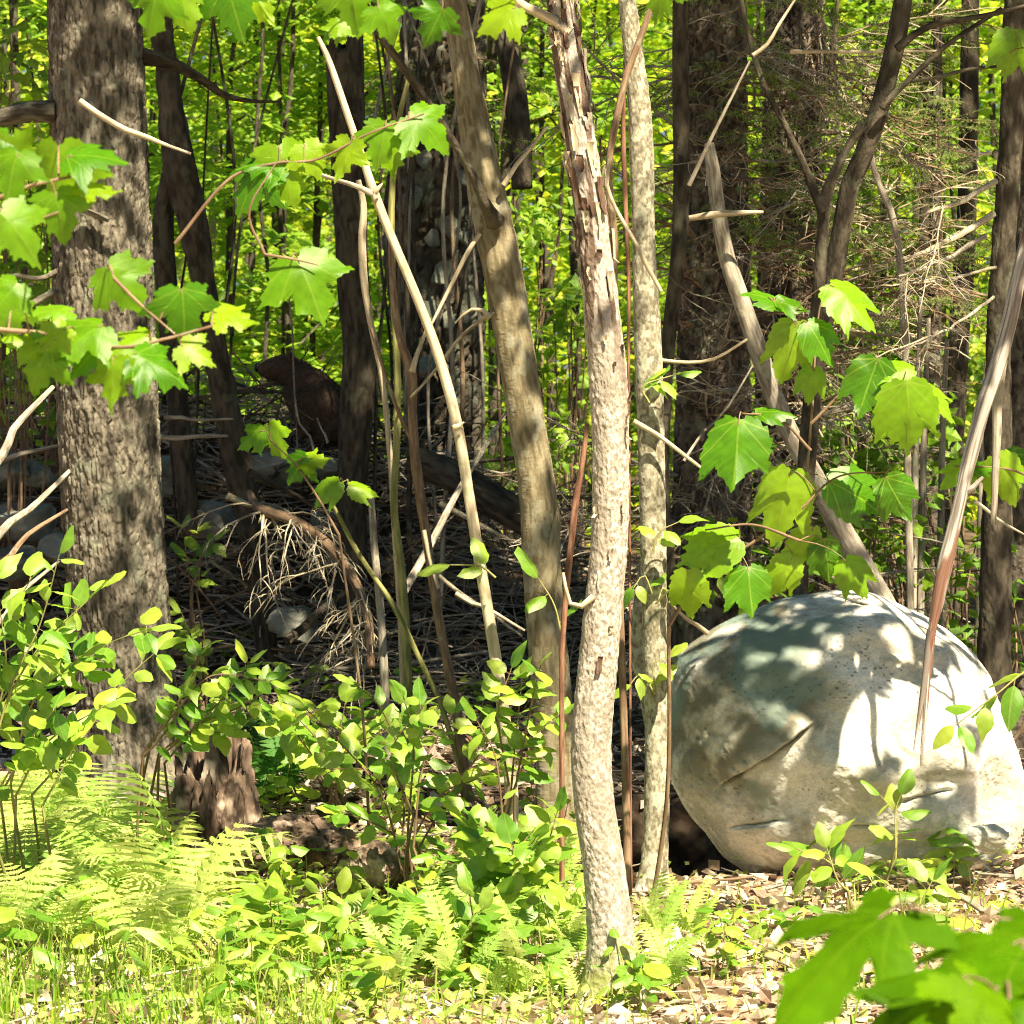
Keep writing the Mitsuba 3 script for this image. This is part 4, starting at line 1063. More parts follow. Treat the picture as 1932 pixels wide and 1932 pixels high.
# sticks the photograph shows one by one
for name, label, a, b, d0, d1, w, bs in [
    ('thin_bare_twig', 'thin bare twig crossing the chest of the brown animal', (545, 560), (562, 860), 15.6, 15.7, 4, 'twig_grey'),
    ('thin_bare_twig', 'thin bare twig slanting up in front of the flank of the brown animal', (592, 850), (556, 745), 15.5, 15.7, 5, 'twig_pale'),
    ('thin_bare_twig', 'short pale twig end standing before the feet of the brown animal', (618, 835), (598, 788), 15.4, 15.5, 5, 'twig_pale'),
    ('thin_bare_twig', 'dark twig lying level under the chin of the brown animal', (440, 742), (548, 738), 15.6, 15.7, 9, 'bark_dark'),
    ('pale_slanting_stick', 'pale thick bare branch slanting up to the right left of the rough tree, topmost', (-30, 900), (100, 730), 12.2, 12.6, 20, 'twig_grey'),
    ('pale_slanting_stick', 'bare branch slanting up to the right left of the rough tree, second from top', (-20, 1030), (140, 880), 12.2, 12.9, 18, 'twig_grey'),
    ('pale_slanting_stick', 'bare branch slanting up to the right left of the rough tree, third from top', (-20, 1080), (130, 960), 12.3, 12.9, 14, 'twig_brown'),
    ('pale_slanting_stick', 'bare branch slanting up to the right left of the rough tree, lowest', (-20, 1190), (110, 1060), 12.3, 12.9, 13, 'twig_grey'),
    ('level_grey_stick', 'level grey stick just behind the rough tree at brush top', (0, 870), (110, 840), 14.8, 14.9, 12, 'twig_grey'),
    ('level_grey_stick', 'straight pale stick lying level on top of the brush heap', (300, 825), (430, 822), 14.9, 14.9, 12, 'twig_grey'),
    ('level_grey_stick', 'upper of the level sticks beside the dark forked tree', (310, 788), (440, 790), 14.95, 14.9, 9, 'twig_grey'),
    ('pale_stick_end', 'short bright stick end jutting left from the brush below the maple leaves', (430, 936), (500, 955), 14.5, 14.7, 14, 'twig_pale'),
    ('slanting_dark_branch', 'dark branch slanting down right above the fan of dead twigs', (470, 890), (640, 985), 14.7, 14.9, 14, 'bark_dark'),
    ('slanting_dark_branch', 'dark branch rising right through the middle of the brush', (540, 1210), (660, 1110), 14.2, 14.5, 20, 'bark_dark'),
    ('crossing_grey_branch', 'grey branch rising to the right behind the pale pole', (760, 1120), (960, 770), 13.0, 14.2, 16, 'twig_grey'),
    ('pale_slanting_twig', 'pale stick slanting down right across the dark heap beside the tan tree', (830, 950), (975, 1025), 14.6, 14.5, 11, 'twig_pale'),
    ('pale_slanting_twig', 'lower pale stick slanting down right left of the tan tree', (820, 1080), (985, 1200), 14.2, 14.0, 9, 'twig_pale'),
    ('pale_slanting_twig', 'pale stick near the heap foot pointing at the tan tree', (860, 1120), (990, 1190), 13.6, 13.5, 10, 'twig_pale'),
    ('long_ground_stick', 'long pale stick lying in front of the dark hollow under the boulder', (1245, 1690), (1560, 1690), 10.8, 10.7, 12, 'twig_pale'),
    ('long_ground_stick', 'second pale stick lying below the boulder hollow', (1250, 1668), (1420, 1655), 10.9, 10.9, 9, 'twig_brown'),
    ('long_ground_stick', 'pale stick lying on the litter below the middle of the boulder', (1580, 1672), (1740, 1655), 10.75, 10.9, 11, 'twig_pale'),
    ('long_ground_stick', 'pink brown branch lying on moss at the lower right', (1760, 1690), (1960, 1720), 10.3, 10.1, 16, 'twig_grey'),
    ('long_ground_stick', 'pale branch lying on the ground below the rotten stump pieces', (700, 1880), (860, 1770), 9.1, 9.5, 12, 'twig_grey'),
    ('leaning_pale_twig', 'short pale twig leaning on the top left of the boulder', (1335, 1195), (1262, 1135), 11.2, 11.1, 10, 'twig_pale'),
    ('long_arching_twig', 'long thin bare twig crossing in front of the dark conifer low down', (1290, 870), (1440, 655), 12.8, 13.0, 6, 'twig_grey'),
    ('slanting_high_twig', 'long pale twig slanting up to the right above the dead pole', (1420, 105), (1506, -10), 12.0, 12.0, 9, 'twig_pale'),
    ('slanting_high_twig', 'long bare twig slanting up from the dead pole top', (1300, 350), (1415, 115), 12.1, 12.0, 9, 'twig_grey'),
    ('slanting_high_twig', 'thin twig slanting right through the gap beside the boulder', (1838, 945), (1935, 1010), 11.0, 11.0, 8, 'twig_grey'),
    ('level_pale_twig', 'level pale twig behind the forked dark sapling near the top', (1492, 98), (1780, 96), 13.0, 12.8, 9, 'twig_pale'),
]:
    stick(name, label, at(*a, d0), at(*b, d1), w * PX * (d0 + d1) / 4, bs, sag=0.012, sides=10)

log = thing('fallen_log', 'dark fallen log sloping down to the right in the brush behind the tan tree', 'log')
P, R = vpath([(780, 870, 60), (860, 900, 62), (930, 945, 62), (1010, 990, 60)], 15.2, dd=-0.3)
scene[log] = shape(tube(P, R, 30, ridged(20, 0.3, 0.008, 20)), 'bark_dark')

# the toppled dead spruce whose twigs fan out pale over the hollow
fan = thing('toppled_dead_spruce', 'small toppled dead conifer whose pale curved twigs fan out over the dark hollow', 'dead tree')
P, R = vpath([(470, 930, 14), (490, 960, 20), (560, 985, 22), (640, 1050, 20), (690, 1150, 18), (700, 1260, 16)], 14.3, dd=-0.6)
put(fan, 'stem', shape(tube(P, R, 10), 'twig_brown'))
for i in range(34):
    j = int(rng.uniform(0.05, 0.98) * (len(P) - 1))
    t = j / len(P)
    dx = rng.uniform(-0.5, 1.0) if t < 0.4 else rng.uniform(-1.0, 0.4)
    d = np.array([dx, rng.uniform(-0.9, 0.1), rng.uniform(-0.5, 0.35)])
    put(fan, 'dead_branch', shape(twig_spray(P[j], d, rng.uniform(0.18, 0.5), 4, bend=-1.6, r0=rng.uniform(0.004, 0.0065), seed=600 + i, sub=2), 'twig_pale' if i % 2 else 'twig_grey'))

# rotten stump and pieces
def rotten_block(name, label, c, size, seed, spikes=0.0):
    b = trimesh.creation.icosphere(subdivisions=5)
    v = b.vertices.copy()
    col = meshkit.fbm(np.column_stack([v[:, 0] * 3.2 + seed, v[:, 1] * 3.2, v[:, 2] * 0.7]), 4, seed) - 0.5
    v = v * (1 + 0.55 * col)[:, None]
    if spikes:
        spire = meshkit.noise(np.column_stack([v[:, 0] * 4.2 + seed, v[:, 1] * 4.2, v[:, 0] * 0]), seed + 2)
        v[:, 2] += np.clip(v[:, 2], 0, 9) * (spire - 0.45) * spikes
    v += (meshkit.fbm(v * np.array([9, 9, 2.5]) + seed, 3, seed + 4) - 0.5)[:, None] * 0.34 * b.vertices
    v += (meshkit.fbm(v * np.array([24, 24, 7]) + seed, 2, seed + 6) - 0.5)[:, None] * 0.2 * b.vertices
    v = v * np.asarray(size) + c
    k = thing(name, label, 'stump' if 'stump' in name else 'rotten wood')
    scene[k] = mikit.ply((v, b.faces), 'rotten_wood', smooth=True, uv=v[:, [0, 2]])


g0 = on_ground(420, 1690)
rotten_block('rotten_stump', 'crumbling red brown rotten stump with a pale spike at the foot of the rough tree', at(402, 1560, 11.6) + [0, 0, -0.02], (0.17, 0.16, 0.24), 61, 2.2)
rotten_block('rotten_wood_lump', 'red brown lump of rotten wood right of the stump', at(560, 1590, 11.2), (0.20, 0.15, 0.09), 62)
rotten_block('rotten_wood_lump', 'orange brown shredded rotten wood in the middle of the plants', at(700, 1640, 10.7), (0.13, 0.12, 0.09), 63)
rotten_block('rotten_wood_lump', 'dark rotten wood lump low among the ferns', at(420, 1740, 10.4), (0.10, 0.10, 0.09), 64)
rotten_block('rotten_wood_lump', 'brown bark lump on the bright litter below the thin pale pole', at(810, 1800, 9.6), (0.12, 0.08, 0.035), 65)
rotten_block('rotten_wood_lump', 'red brown wood chunk lying in shade behind the leaning tree foot', at(450, 1340, 13.2), (0.08, 0.07, 0.035), 67)

# ------------------------------------------------------------------ saplings with large leaves
def leafy(name, label, kind, stems, leaves, bsdf='twig_brown', cat='sapling', roots=()):
    """stems: view polylines ((x, y), ...), distance, width; leaves: (x, y, length px, tip angle, facing 0 = camera .. 1 = up, distance)."""
    key = thing(name, label, cat)
    pts, tubes = [], []
    for poly, d, w in stems:
        P = spline([at(x, y, d) for x, y in poly], step=0.02)
        tubes.append(tube(P, np.linspace(w, w * 0.45, len(P)), 7))
        pts.append(P)
    for a, b, w in roots:
        P = spline([a, (np.asarray(a) + b) / 2 + rng.normal(0, 0.03, 3), b], step=0.05)
        tubes.append(tube(P, np.linspace(w, w * 0.7, len(P)), 8))
    allp = np.vstack(pts)
    for i, (x, y, size, angle, facing, d) in enumerate(leaves):
        a = math.radians(angle)
        L = size * PX * d * (0.9 if kind == 'goose' else 0.94)
        c = at(x, y, d)
        up = np.array([0.15, -0.45, 0.9])
        cam = np.array([rng.normal(0, 0.25), -1, rng.normal(0.25, 0.15)])
        nrm = cam * (1 - facing) + up * facing if facing <= 1 else np.array([rng.normal(0.1, 0.1), -0.22, 1.0])
        tipd = np.array([math.cos(a), -0.35 * facing + rng.normal(0, 0.12), math.sin(a)])
        tipd /= np.linalg.norm(tipd)
        base = c - tipd * L * 0.45
        add_leaf(key, kind, base, tipd, nrm, L, i)
        near = allp[np.argmin(((allp - base) ** 2).sum(1))]
        tubes.append(tube(spline([near, (near + base) / 2 + [0, 0, 0.012], base, base + tipd * L * 0.1], n=7), np.linspace(0.0022, 0.0013, 7), 5))
    put(key, 'stem', shape(joined(tubes), bsdf))
    return key


leafy('maple_sapling', 'leafy maple sapling reaching in from the left edge, upper branch', 'maple',
      [(((-120, 420), (-20, 380), (60, 350), (150, 330)), 6.0, 0.006), (((-20, 380), (40, 420), (110, 400)), 6.0, 0.004)],
      [(20, 330, 110, -105, .2, 5.9), (105, 335, 150, -95, .1, 6.1), (175, 290, 120, 5, .8, 6.0), (185, 358, 90, -5, .9, 6.0), (35, 440, 130, -50, .4, 5.8), (115, 405, 105, -75, .15, 6.0), (40, 270, 80, 60, .3, 6.1), (0, 265, 90, 120, .3, 6.1)],
      roots=[(at(-140, 2000, 6.2), at(-120, 420, 6.0), 0.012)])
leafy('maple_sapling', 'leafy maple sapling across the rough trunk at mid height', 'maple',
      [(((-160, 600), (-20, 620), (90, 630), (220, 655), (310, 640), (400, 615)), 6.4, 0.006), (((215, 525), (260, 570), (300, 605), (330, 630)), 6.4, 0.004), (((90, 630), (150, 690), (240, 690), (310, 680)), 6.4, 0.004)],
      [(150, 635, 125, -150, .75, 6.3), (245, 645, 100, -160, .5, 6.4), (348, 592, 115, -85, .15, 6.4), (440, 598, 105, -15, .7, 6.5), (232, 540, 120, -50, .25, 6.5), (70, 690, 110, -125, .3, 6.3), (212, 722, 105, -90, .05, 6.3),
       (300, 690, 115, -25, .6, 6.3), (370, 664, 80, -25, .5, 6.4), (100, 580, 90, 170, .9, 6.4), (10, 560, 90, -130, .3, 6.2), (45, 640, 80, 160, .7, 6.3), (160, 680, 80, -130, .3, 6.35), (100, 640, 80, -140, .4, 6.25), (20, 600, 90, -100, .3, 6.5)],
      roots=[(at(-180, 2000, 6.8), at(-160, 600, 6.4), 0.012)])
leafy('maple_sapling', 'maple sapling with hanging leaves before the sunlit thicket, centre left', 'maple',
      [(((330, 460), (430, 340), (520, 308), (600, 300), (700, 250), (800, 215)), 8.0, 0.005), (((500, 480), (560, 490), (600, 500)), 7.6, 0.004), (((500, 480), (470, 400), (520, 308)), 7.8, 0.004)],
      [(585, 540, 150, -65, .3, 7.6), (540, 325, 130, -75, .45, 8.0), (470, 355, 110, -125, .3, 8.0), (650, 300, 90, -110, .3, 8.0), (722, 270, 95, -100, .2, 8.0), (808, 240, 105, -35, .5, 8.0), (740, 295, 80, -85, .2, 8.1), (500, 310, 90, 175, .7, 8.0), (590, 300, 80, -60, .5, 8.0)])
leafy('maple_sapling', 'maple branch hanging into view along the top edge', 'maple',
      [(((200, -60), (320, -40), (480, -30), (640, -40), (800, -20), (960, -10)), 7.0, 0.005)],
      [(285, 20, 110, -110, .2, 7.0), (345, 5, 110, -80, .3, 7.0), (440, 12, 120, -75, .3, 7.0), (492, 10, 90, -55, .3, 7.1), (668, 5, 115, -80, .1, 7.0), (730, 40, 80, -60, .2, 7.0), (640, 60, 56, -100, .4, 7.1), (820, 48, 84, -115, .2, 7.0),
       (940, 32, 96, -150, .3, 7.0), (1250, -6, 90, -100, .2, 7.2)])
leafy('maple_seedling', 'small young maple with four bright leaves before the dark brush', 'maple',
      [(((640, 1010), (600, 940), (560, 880), (510, 830)), 10.8, 0.005)],
      [(470, 826, 66, -150, .4, 10.8), (522, 830, 76, -60, .3, 10.8), (562, 884, 66, -130, .4, 10.8), (592, 868, 70, 5, .6, 10.8)], roots=[(np.array([*at(700, 1400, 10.8)[:2], 0.0]), at(640, 1010, 10.8), 0.006)])
leafy('round_leaf_sprig', 'sprig of two round bright leaves at the tip of the yellow green stem', 'goose',
      [(((625, 950), (632, 920), (655, 905)), 12.55, 0.004)], [(618, 925, 72, -140, .6, 12.5), (682, 920, 62, -10, .6, 12.5)], bsdf='stem_green', cat='sprig')
leafy('striped_maple_sapling', 'broad leaved sapling with drooping bright leaves above the boulder', 'goose',
      [(((1262, 1180), (1330, 1080), (1440, 1010), (1512, 930), (1530, 800), (1536, 700), (1545, 590), (1560, 545)), 9.6, 0.006), (((1530, 800), (1600, 730), (1660, 690), (1720, 700)), 9.4, 0.005), (((1530, 850), (1470, 790), (1400, 780)), 9.4, 0.005),
       (((1536, 700), (1500, 610), (1450, 560)), 9.4, 0.004), (((1512, 960), (1580, 900), (1680, 890)), 9.5, 0.004), (((1508, 1020), (1420, 990), (1330, 1000)), 9.5, 0.005)],
      [(1606, 565, 130, -40, .7, 9.3), (1490, 655, 125, -105, .15, 9.4), (1545, 640, 95, -55, .25, 9.3), (1640, 722, 120, -110, .6, 9.3), (1716, 780, 150, -85, .3, 9.2), (1755, 742, 100, -20, .8, 9.3), (1390, 848, 145, -95, .3, 9.3),
       (1455, 775, 80, 5, .9, 9.4), (1530, 722, 75, -100, .3, 9.4), (1478, 945, 150, -105, .2, 9.5), (1610, 930, 130, -25, .3, 9.6), (1690, 935, 100, -60, .3, 9.6), (1345, 1030, 130, -165, .3, 9.5), (1298, 1115, 100, -90, .1, 9.5),
       (1415, 1110, 100, -85, .15, 9.5), (1560, 1050, 85, -80, .1, 9.6), (1612, 1085, 90, -60, .15, 9.6), (1525, 1030, 90, -105, .2, 9.6), (1450, 560, 80, 150, .9, 9.4), (1490, 575, 70, -20, .8, 9.4), (1690, 690, 90, 170, .8, 9.3), (1480, 1080, 90, -120, .3, 9.6)],
      roots=[(on_ground(1222, 1760), at(1262, 1180, 9.6), 0.008)])
leafy('right_leafy_sapling', 'sapling with dark green leaves at the right edge behind the hanging branch', 'goose',
      [(((1990, 930), (1920, 890), (1850, 880), (1800, 880)), 10.6, 0.005), (((1990, 100), (1930, 90), (1905, 100)), 10.6, 0.004)],
      [(1808, 892, 80, -150, .6, 10.6), (1900, 900, 110, -65, .3, 10.6), (1850, 880, 60, 10, .8, 10.6), (1925, 880, 90, -40, .3, 10.7), (1912, 95, 100, -95, .1, 10.6)], roots=[(at(1990, 1700, 10.6), at(1990, 930, 10.6), 0.008), (at(1990, 930, 10.6), at(1990, 100, 10.6), 0.006)])
leaf_side = [k for k in scene if k.startswith('right_leafy_sapling') and k.endswith('__stem')][0].split('__')[0]
pt = np.vstack([clumps((2.25, 9.0, 3.7), (0.72, 0.75, 0.4), 9, 11, 0.15), clumps((1.8, 9.2, 3.55), (0.36, 0.4, 0.2), 4, 11, 0.13)])  # out of view; smaller clump added to shade the upper left of the boulder
put(leaf_side, 'limbs', shape(joined([tube(spline([at(1990, 100, 10.6), q], n=5), np.linspace(0.012, 0.003, 5), 5) for q in pt.reshape(13, 11, 3).mean(1)]), 'twig_brown'), kind='stuff')
put(leaf_side, 'crown', shape(leaf_cloud(pt, 0.19), 'leaf_crown', smooth=False), kind='stuff')
leafy('foreground_maple', 'large out of focus maple leaves at the lower right corner nearest the camera', 'big',
      [(((2100, 1760), (1960, 1740), (1840, 1730), (1740, 1720)), 3.9, 0.003), (((2080, 1900), (1980, 1850), (1920, 1830)), 3.8, 0.003), (((2060, 2060), (1960, 1960), (1905, 1900)), 3.7, 0.003)],
      [(1570, 1795, 340, -148, 1.1, 3.9), (1740, 1738, 260, 4, 1.1, 4.0), (1800, 1828, 380, -160, 1.1, 3.8), (1800, 1912, 340, -158, 1.1, 3.7), (1905, 1920, 280, -40, 1.1, 3.6)],
      roots=[(at(2200, 2600, 3.9), at(2100, 1760, 3.9), 0.007)])


# ------------------------------------------------------------------ shrubs
def shrub(name, label, branches, d, kind='ovate', size=52, spacing=30, group=None, bsdf='twig_brown', up=0.75, cat='shrub', feet=True, depth=0.25, density=1.0):
    """branches: view polylines from the foot outwards; leaves stand alternately along them and on short side twigs."""
    key = thing(name, label, cat, group)
    tubes = []
    for poly in branches:
        d0 = d + rng.uniform(-depth, depth)
        d1 = d0 - rng.uniform(0, depth)
        k = len(poly)
        P = spline([at(x, y, d0 + (d1 - d0) * i / max(1, k - 1)) for i, (x, y) in enumerate(poly)], step=0.02)
        foot = np.array([*P[0][:2], float(ground_z(*P[0][:2])) - 0.03])
        if feet and P[0][2] > foot[2] + 0.03:
            f2 = foot + [rng.normal(0, 0.05), rng.normal(0.05, 0.05), 0]
            tubes.append(tube(spline([f2, (f2 + P[0]) / 2 + rng.normal(0, 0.02, 3), P[0]], n=7), np.linspace(0.006, 0.0042, 7), 6))
        tubes.append(tube(P, np.linspace(0.0042, 0.0016, len(P)), 6))
        L = len(P) * 0.02
        step = spacing * PX * d
        t = L * 0.25
        side = 1
        while t < L:
            i = min(len(P) - 2, int(t / 0.02))
            dirn = P[i + 1] - P[i]
            dirn /= np.linalg.norm(dirn)
            axis = np.cross(dirn, [0.1, -0.6, 0.8])
            axis /= np.linalg.norm(axis) + 1e-9
            for _ in range(2 if rng.random() < 0.45 * density else 1):
                s = size * PX * d * rng.uniform(0.65, 1.2)
                tip = dirn * rng.uniform(0.25, 0.8) + side * axis * rng.uniform(0.6, 1) + rng.normal(0, 0.22, 3) + [0, 0, -0.12]
                nrm = np.array([rng.normal(0, 0.38), rng.normal(-0.35, 0.3), up + rng.normal(0, 0.2)])
                base = P[i] + tip / np.linalg.norm(tip) * s * 0.16
                tubes.append(tube(np.stack([P[i], (P[i] + base) / 2, base]), [0.0015, 0.0012, 0.001], 4))
                add_leaf(key, kind, base, tip, nrm, s)
                side = -side
            t += step * rng.uniform(0.6, 1.3)
        tip = P[-1] - P[-4]
        add_leaf(key, kind, P[-1], tip, [rng.normal(0, .2), -0.4, 0.9], size * PX * d * rng.uniform(0.8, 1.2))
    put(key, 'stem', shape(joined(tubes), bsdf))
    return key


def fanout(x, y, n, w, h, wob=25):
    """n branches fanning up from a foot at a view point."""
    out = []
    for i in range(n):
        e = (x + rng.uniform(-w, w), y - h * rng.uniform(0.45, 1.0))
        m = (x + (e[0] - x) * 0.35 + rng.normal(0, wob * 0.5), y + (e[1] - y) * 0.6 + rng.normal(0, wob * 0.3))
        out.append(((x + rng.normal(0, 10), y), m, e))
    return out


shrub('leafy_shrub', 'tall leafy shrub with pale green oval leaves at the left edge before the rough tree', [
    ((-40, 1520), (20, 1300), (75, 1180), (112, 1045)), ((0, 1500), (100, 1330), (190, 1225), (285, 1185)), ((-40, 1450), (10, 1270), (-10, 1090)), ((60, 1500), (150, 1400), (230, 1290), (300, 1225)),
    ((-20, 1400), (60, 1240), (195, 1105)), ((80, 1520), (130, 1430), (160, 1370)), ((-20, 1520), (40, 1420), (110, 1330)), ((-30, 1380), (30, 1280), (110, 1200)), ((30, 1500), (90, 1400), (200, 1330)),
    ((-40, 1330), (10, 1180), (60, 1090)), ((20, 1480), (60, 1330), (150, 1240))], 10.2, size=58, spacing=27, bsdf='stem_green', depth=0.35)
shrub('leafy_shrub', 'low leafy shrub with round pale leaves right of the rough tree foot', [
    ((270, 1420), (330, 1345), (400, 1275), (510, 1285)), ((285, 1400), (345, 1310), (380, 1235)), ((300, 1420), (380, 1365), (450, 1335), (530, 1290)), ((270, 1430), (320, 1370), (350, 1300)), ((300, 1430), (400, 1340), (470, 1250)),
    ((310, 1440), (360, 1390), (430, 1380))], 10.8, kind='ovate', size=46, spacing=24, density=1.4)
shrub('leafy_shrub', 'wide leafy shrub with oval leaves in the middle left of the pale pole foot', [
    ((760, 1650), (720, 1500), (640, 1400), (575, 1335)), ((760, 1600), (760, 1450), (720, 1340), (670, 1290)), ((780, 1600), (800, 1440), (860, 1345)), ((760, 1560), (700, 1460), (610, 1450)),
    ((790, 1600), (860, 1480), (925, 1400)), ((770, 1560), (780, 1400), (760, 1310)), ((780, 1580), (830, 1500), (900, 1470)), ((770, 1600), (720, 1560), (640, 1530)),
    ((780, 1540), (740, 1420), (800, 1330))], 10.4, size=46, spacing=26, depth=0.4, density=1.1)
shrub('leafy_shrub', 'slim leafy shrub climbing the foot of the pale pole', [
    ((962, 1520), (972, 1400), (985, 1280)), ((965, 1500), (1010, 1390), (1060, 1345)), ((950, 1560), (935, 1430), (900, 1360)), ((970, 1500), (1000, 1340), (1020, 1255)), ((960, 1480), (940, 1350), (965, 1260))], 10.3, size=50, spacing=26)
shrub('leafy_shrub', 'bushy low shrub between the pale pole and the tan tree', fanout(970, 1720, 11, 115, 200), 10.0, kind='round', size=50, spacing=28, density=1.3)
shrub('leafy_shrub', 'low shrub with broad light leaves in front of the rotten stump', fanout(520, 1810, 5, 100, 130), 9.7, size=58, spacing=34)
shrub('leafy_shrub', 'low shrub with light leaves below the orange rotten wood', fanout(640, 1810, 7, 110, 150), 9.6, size=56, spacing=34)
shrub('leafy_shrub', 'low shrub with pale leaves in the lower middle before the flaky tree', fanout(880, 1830, 8, 140, 160), 9.4, size=60, spacing=32)
shrub('leafy_shrub', 'shaded green shrub behind the middle shrub below the dead twig fan', fanout(620, 1480, 12, 130, 170), 12.4, kind='round', size=44, spacing=28)
shrub('leafy_shrub', 'shaded small shrub at the right foot of the rough tree', fanout(370, 1270, 5, 60, 130), 13.6, kind='round', size=34, spacing=38)
shrub('leafy_shrub', 'shaded small plant in the gap right of the rough tree, higher up', fanout(370, 1120, 4, 40, 150), 14.4, kind='round', size=32, spacing=40)
for lab, br in (('long leafy shoot arching right from the thin pale tree above the boulder', ((1236, 1140), (1290, 1095), (1375, 1080))), ('leafy shoot on the left of the thin pale tree above boulder height', ((1230, 1120), (1215, 1085), (1195, 1110))),
                ('lowest leafy shoot on the left of the thin pale tree beside the boulder', ((1236, 1310), (1210, 1272), (1190, 1290))), ('lowest leafy shoot on the thin pale tree, right side beside the boulder', ((1238, 1300), (1232, 1255), (1256, 1240))),
                ('small leafy shoot on the thin pale tree at the height of the low dark leaves', ((1232, 1040), (1244, 1004), (1280, 985))), ('topmost leafy shoot on the thin pale tree at mid height', ((1225, 760), (1214, 728), (1280, 705)))):
    shrub('leafy_shoot', lab, [br], 10.9, size=48, spacing=30, bsdf='stem_green', depth=0.02, cat='shoot', feet=False)
shrub('leafy_shrub', 'sprig with two bright leaves by the tan tree at mid height', [((1060, 1200), (1045, 1140), (1015, 1090))], 10.4, size=66, spacing=50, bsdf='stem_green', cat='sprig', depth=0.02)
shrub('leafy_shrub', 'thin shoot with one bright leaf on the pale pole', [((935, 1090), (905, 1068), (850, 1066))], 10.5, size=60, spacing=90, bsdf='stem_green', cat='sprig', depth=0.02, feet=False)
shrub('leafy_shrub', 'thin shoot with light leaves hanging over the right side of the boulder', [((1990, 1240), (1930, 1270), (1880, 1310), (1800, 1370))], 10.3, size=70, spacing=34, bsdf='stem_green', cat='sprig', depth=0.05)
shrub('leafy_shrub', 'small plant with bright leaves before the lower edge of the boulder', [((1600, 1680), (1570, 1630), (1500, 1600)), ((1600, 1680), (1580, 1660), (1560, 1600))], 10.4, size=60, spacing=36, bsdf='stem_green', cat='seedling', depth=0.05)
shrub('leafy_shrub', 'small plant with rolled leaves on the litter below the boulder', [((1730, 1740), (1700, 1690), (1650, 1650)), ((1730, 1740), (1740, 1700), (1760, 1660))], 10.0, size=56, spacing=36, bsdf='stem_green', cat='seedling', depth=0.05)
shrub('leafy_shrub', 'faint small leaf sprig standing against the lower boulder face', [((1690, 1620), (1690, 1540), (1660, 1500)), ((1690, 1600), (1690, 1530), (1700, 1500))], 10.7, size=50, spacing=40, bsdf='stem_green', cat='seedling', depth=0.02)


# ------------------------------------------------------------------ seedlings over the floor
def seedling(name, label, p, h, n, kind, size, group):
    key = thing(name, label, 'seedling', group)
    top = p + [rng.normal(0, 0.04), rng.normal(0, 0.04), h]
    P = spline([p - [0, 0, 0.02], (p + top) / 2 + rng.normal(0, 0.012, 3), top], n=6)
    put(key, 'stem', shape(tube(P, np.linspace(0.0028, 0.0014, 6), 5), 'stem_green'))
    a0 = rng.uniform(0, 6.28)
    for i in range(n):
        a = a0 + i * 2.4
        q = P[5 - (i // 3) % 4]
        tip = np.array([math.cos(a), math.sin(a), rng.normal(-0.12, 0.2)])
        nrm = np.array([rng.normal(0, 0.3), rng.normal(-0.3, 0.25), 0.9])
        add_leaf(key, kind, q + tip * 0.012, tip, nrm, size * rng.uniform(0.65, 1.25))
    return key


def spread_v(n, boxes):
    """Points on the ground seen inside view boxes (x0, y0, x1, y1, weight)."""
    w = np.array([b[4] for b in boxes], float)
    out = []
    for _ in range(n):
        b = boxes[rng.choice(len(boxes), p=w / w.sum())]
        out.append(on_ground(rng.uniform(b[0], b[2]), rng.uniform(b[1], b[3]), near=6.0))
    return out


for p in spread_v(150, [(380, 1650, 1080, 1930, 5), (0, 1700, 420, 1930, 1.2), (1190, 1720, 1700, 1930, 0.7), (1560, 1660, 1930, 1720, 0.3), (330, 1480, 1080, 1650, 2), (1080, 1880, 1220, 1930, 0.6)]):
    seedling('green_seedling', 'small bright green broad leaved seedling on the sunny forest floor', p, rng.uniform(0.06, 0.24), int(rng.integers(5, 10)), ('ovate', 'round', 'ovate', 'narrow')[rng.integers(4)],
             rng.uniform(0.05, 0.095), 'seedlings on the sunny floor')
for p in spread_v(40, [(480, 1330, 1060, 1480, 3), (330, 1150, 520, 1400, 1), (1260, 1080, 1500, 1150, 1.2), (1690, 1120, 1930, 1220, 0.5)]):
    seedling('shaded_seedling', 'small green seedling growing in the shade behind the sunny plants', p, rng.uniform(0.08, 0.25), int(rng.integers(5, 9)), ('round', 'ovate')[rng.integers(2)], rng.uniform(0.05, 0.085), 'seedlings in the shade')


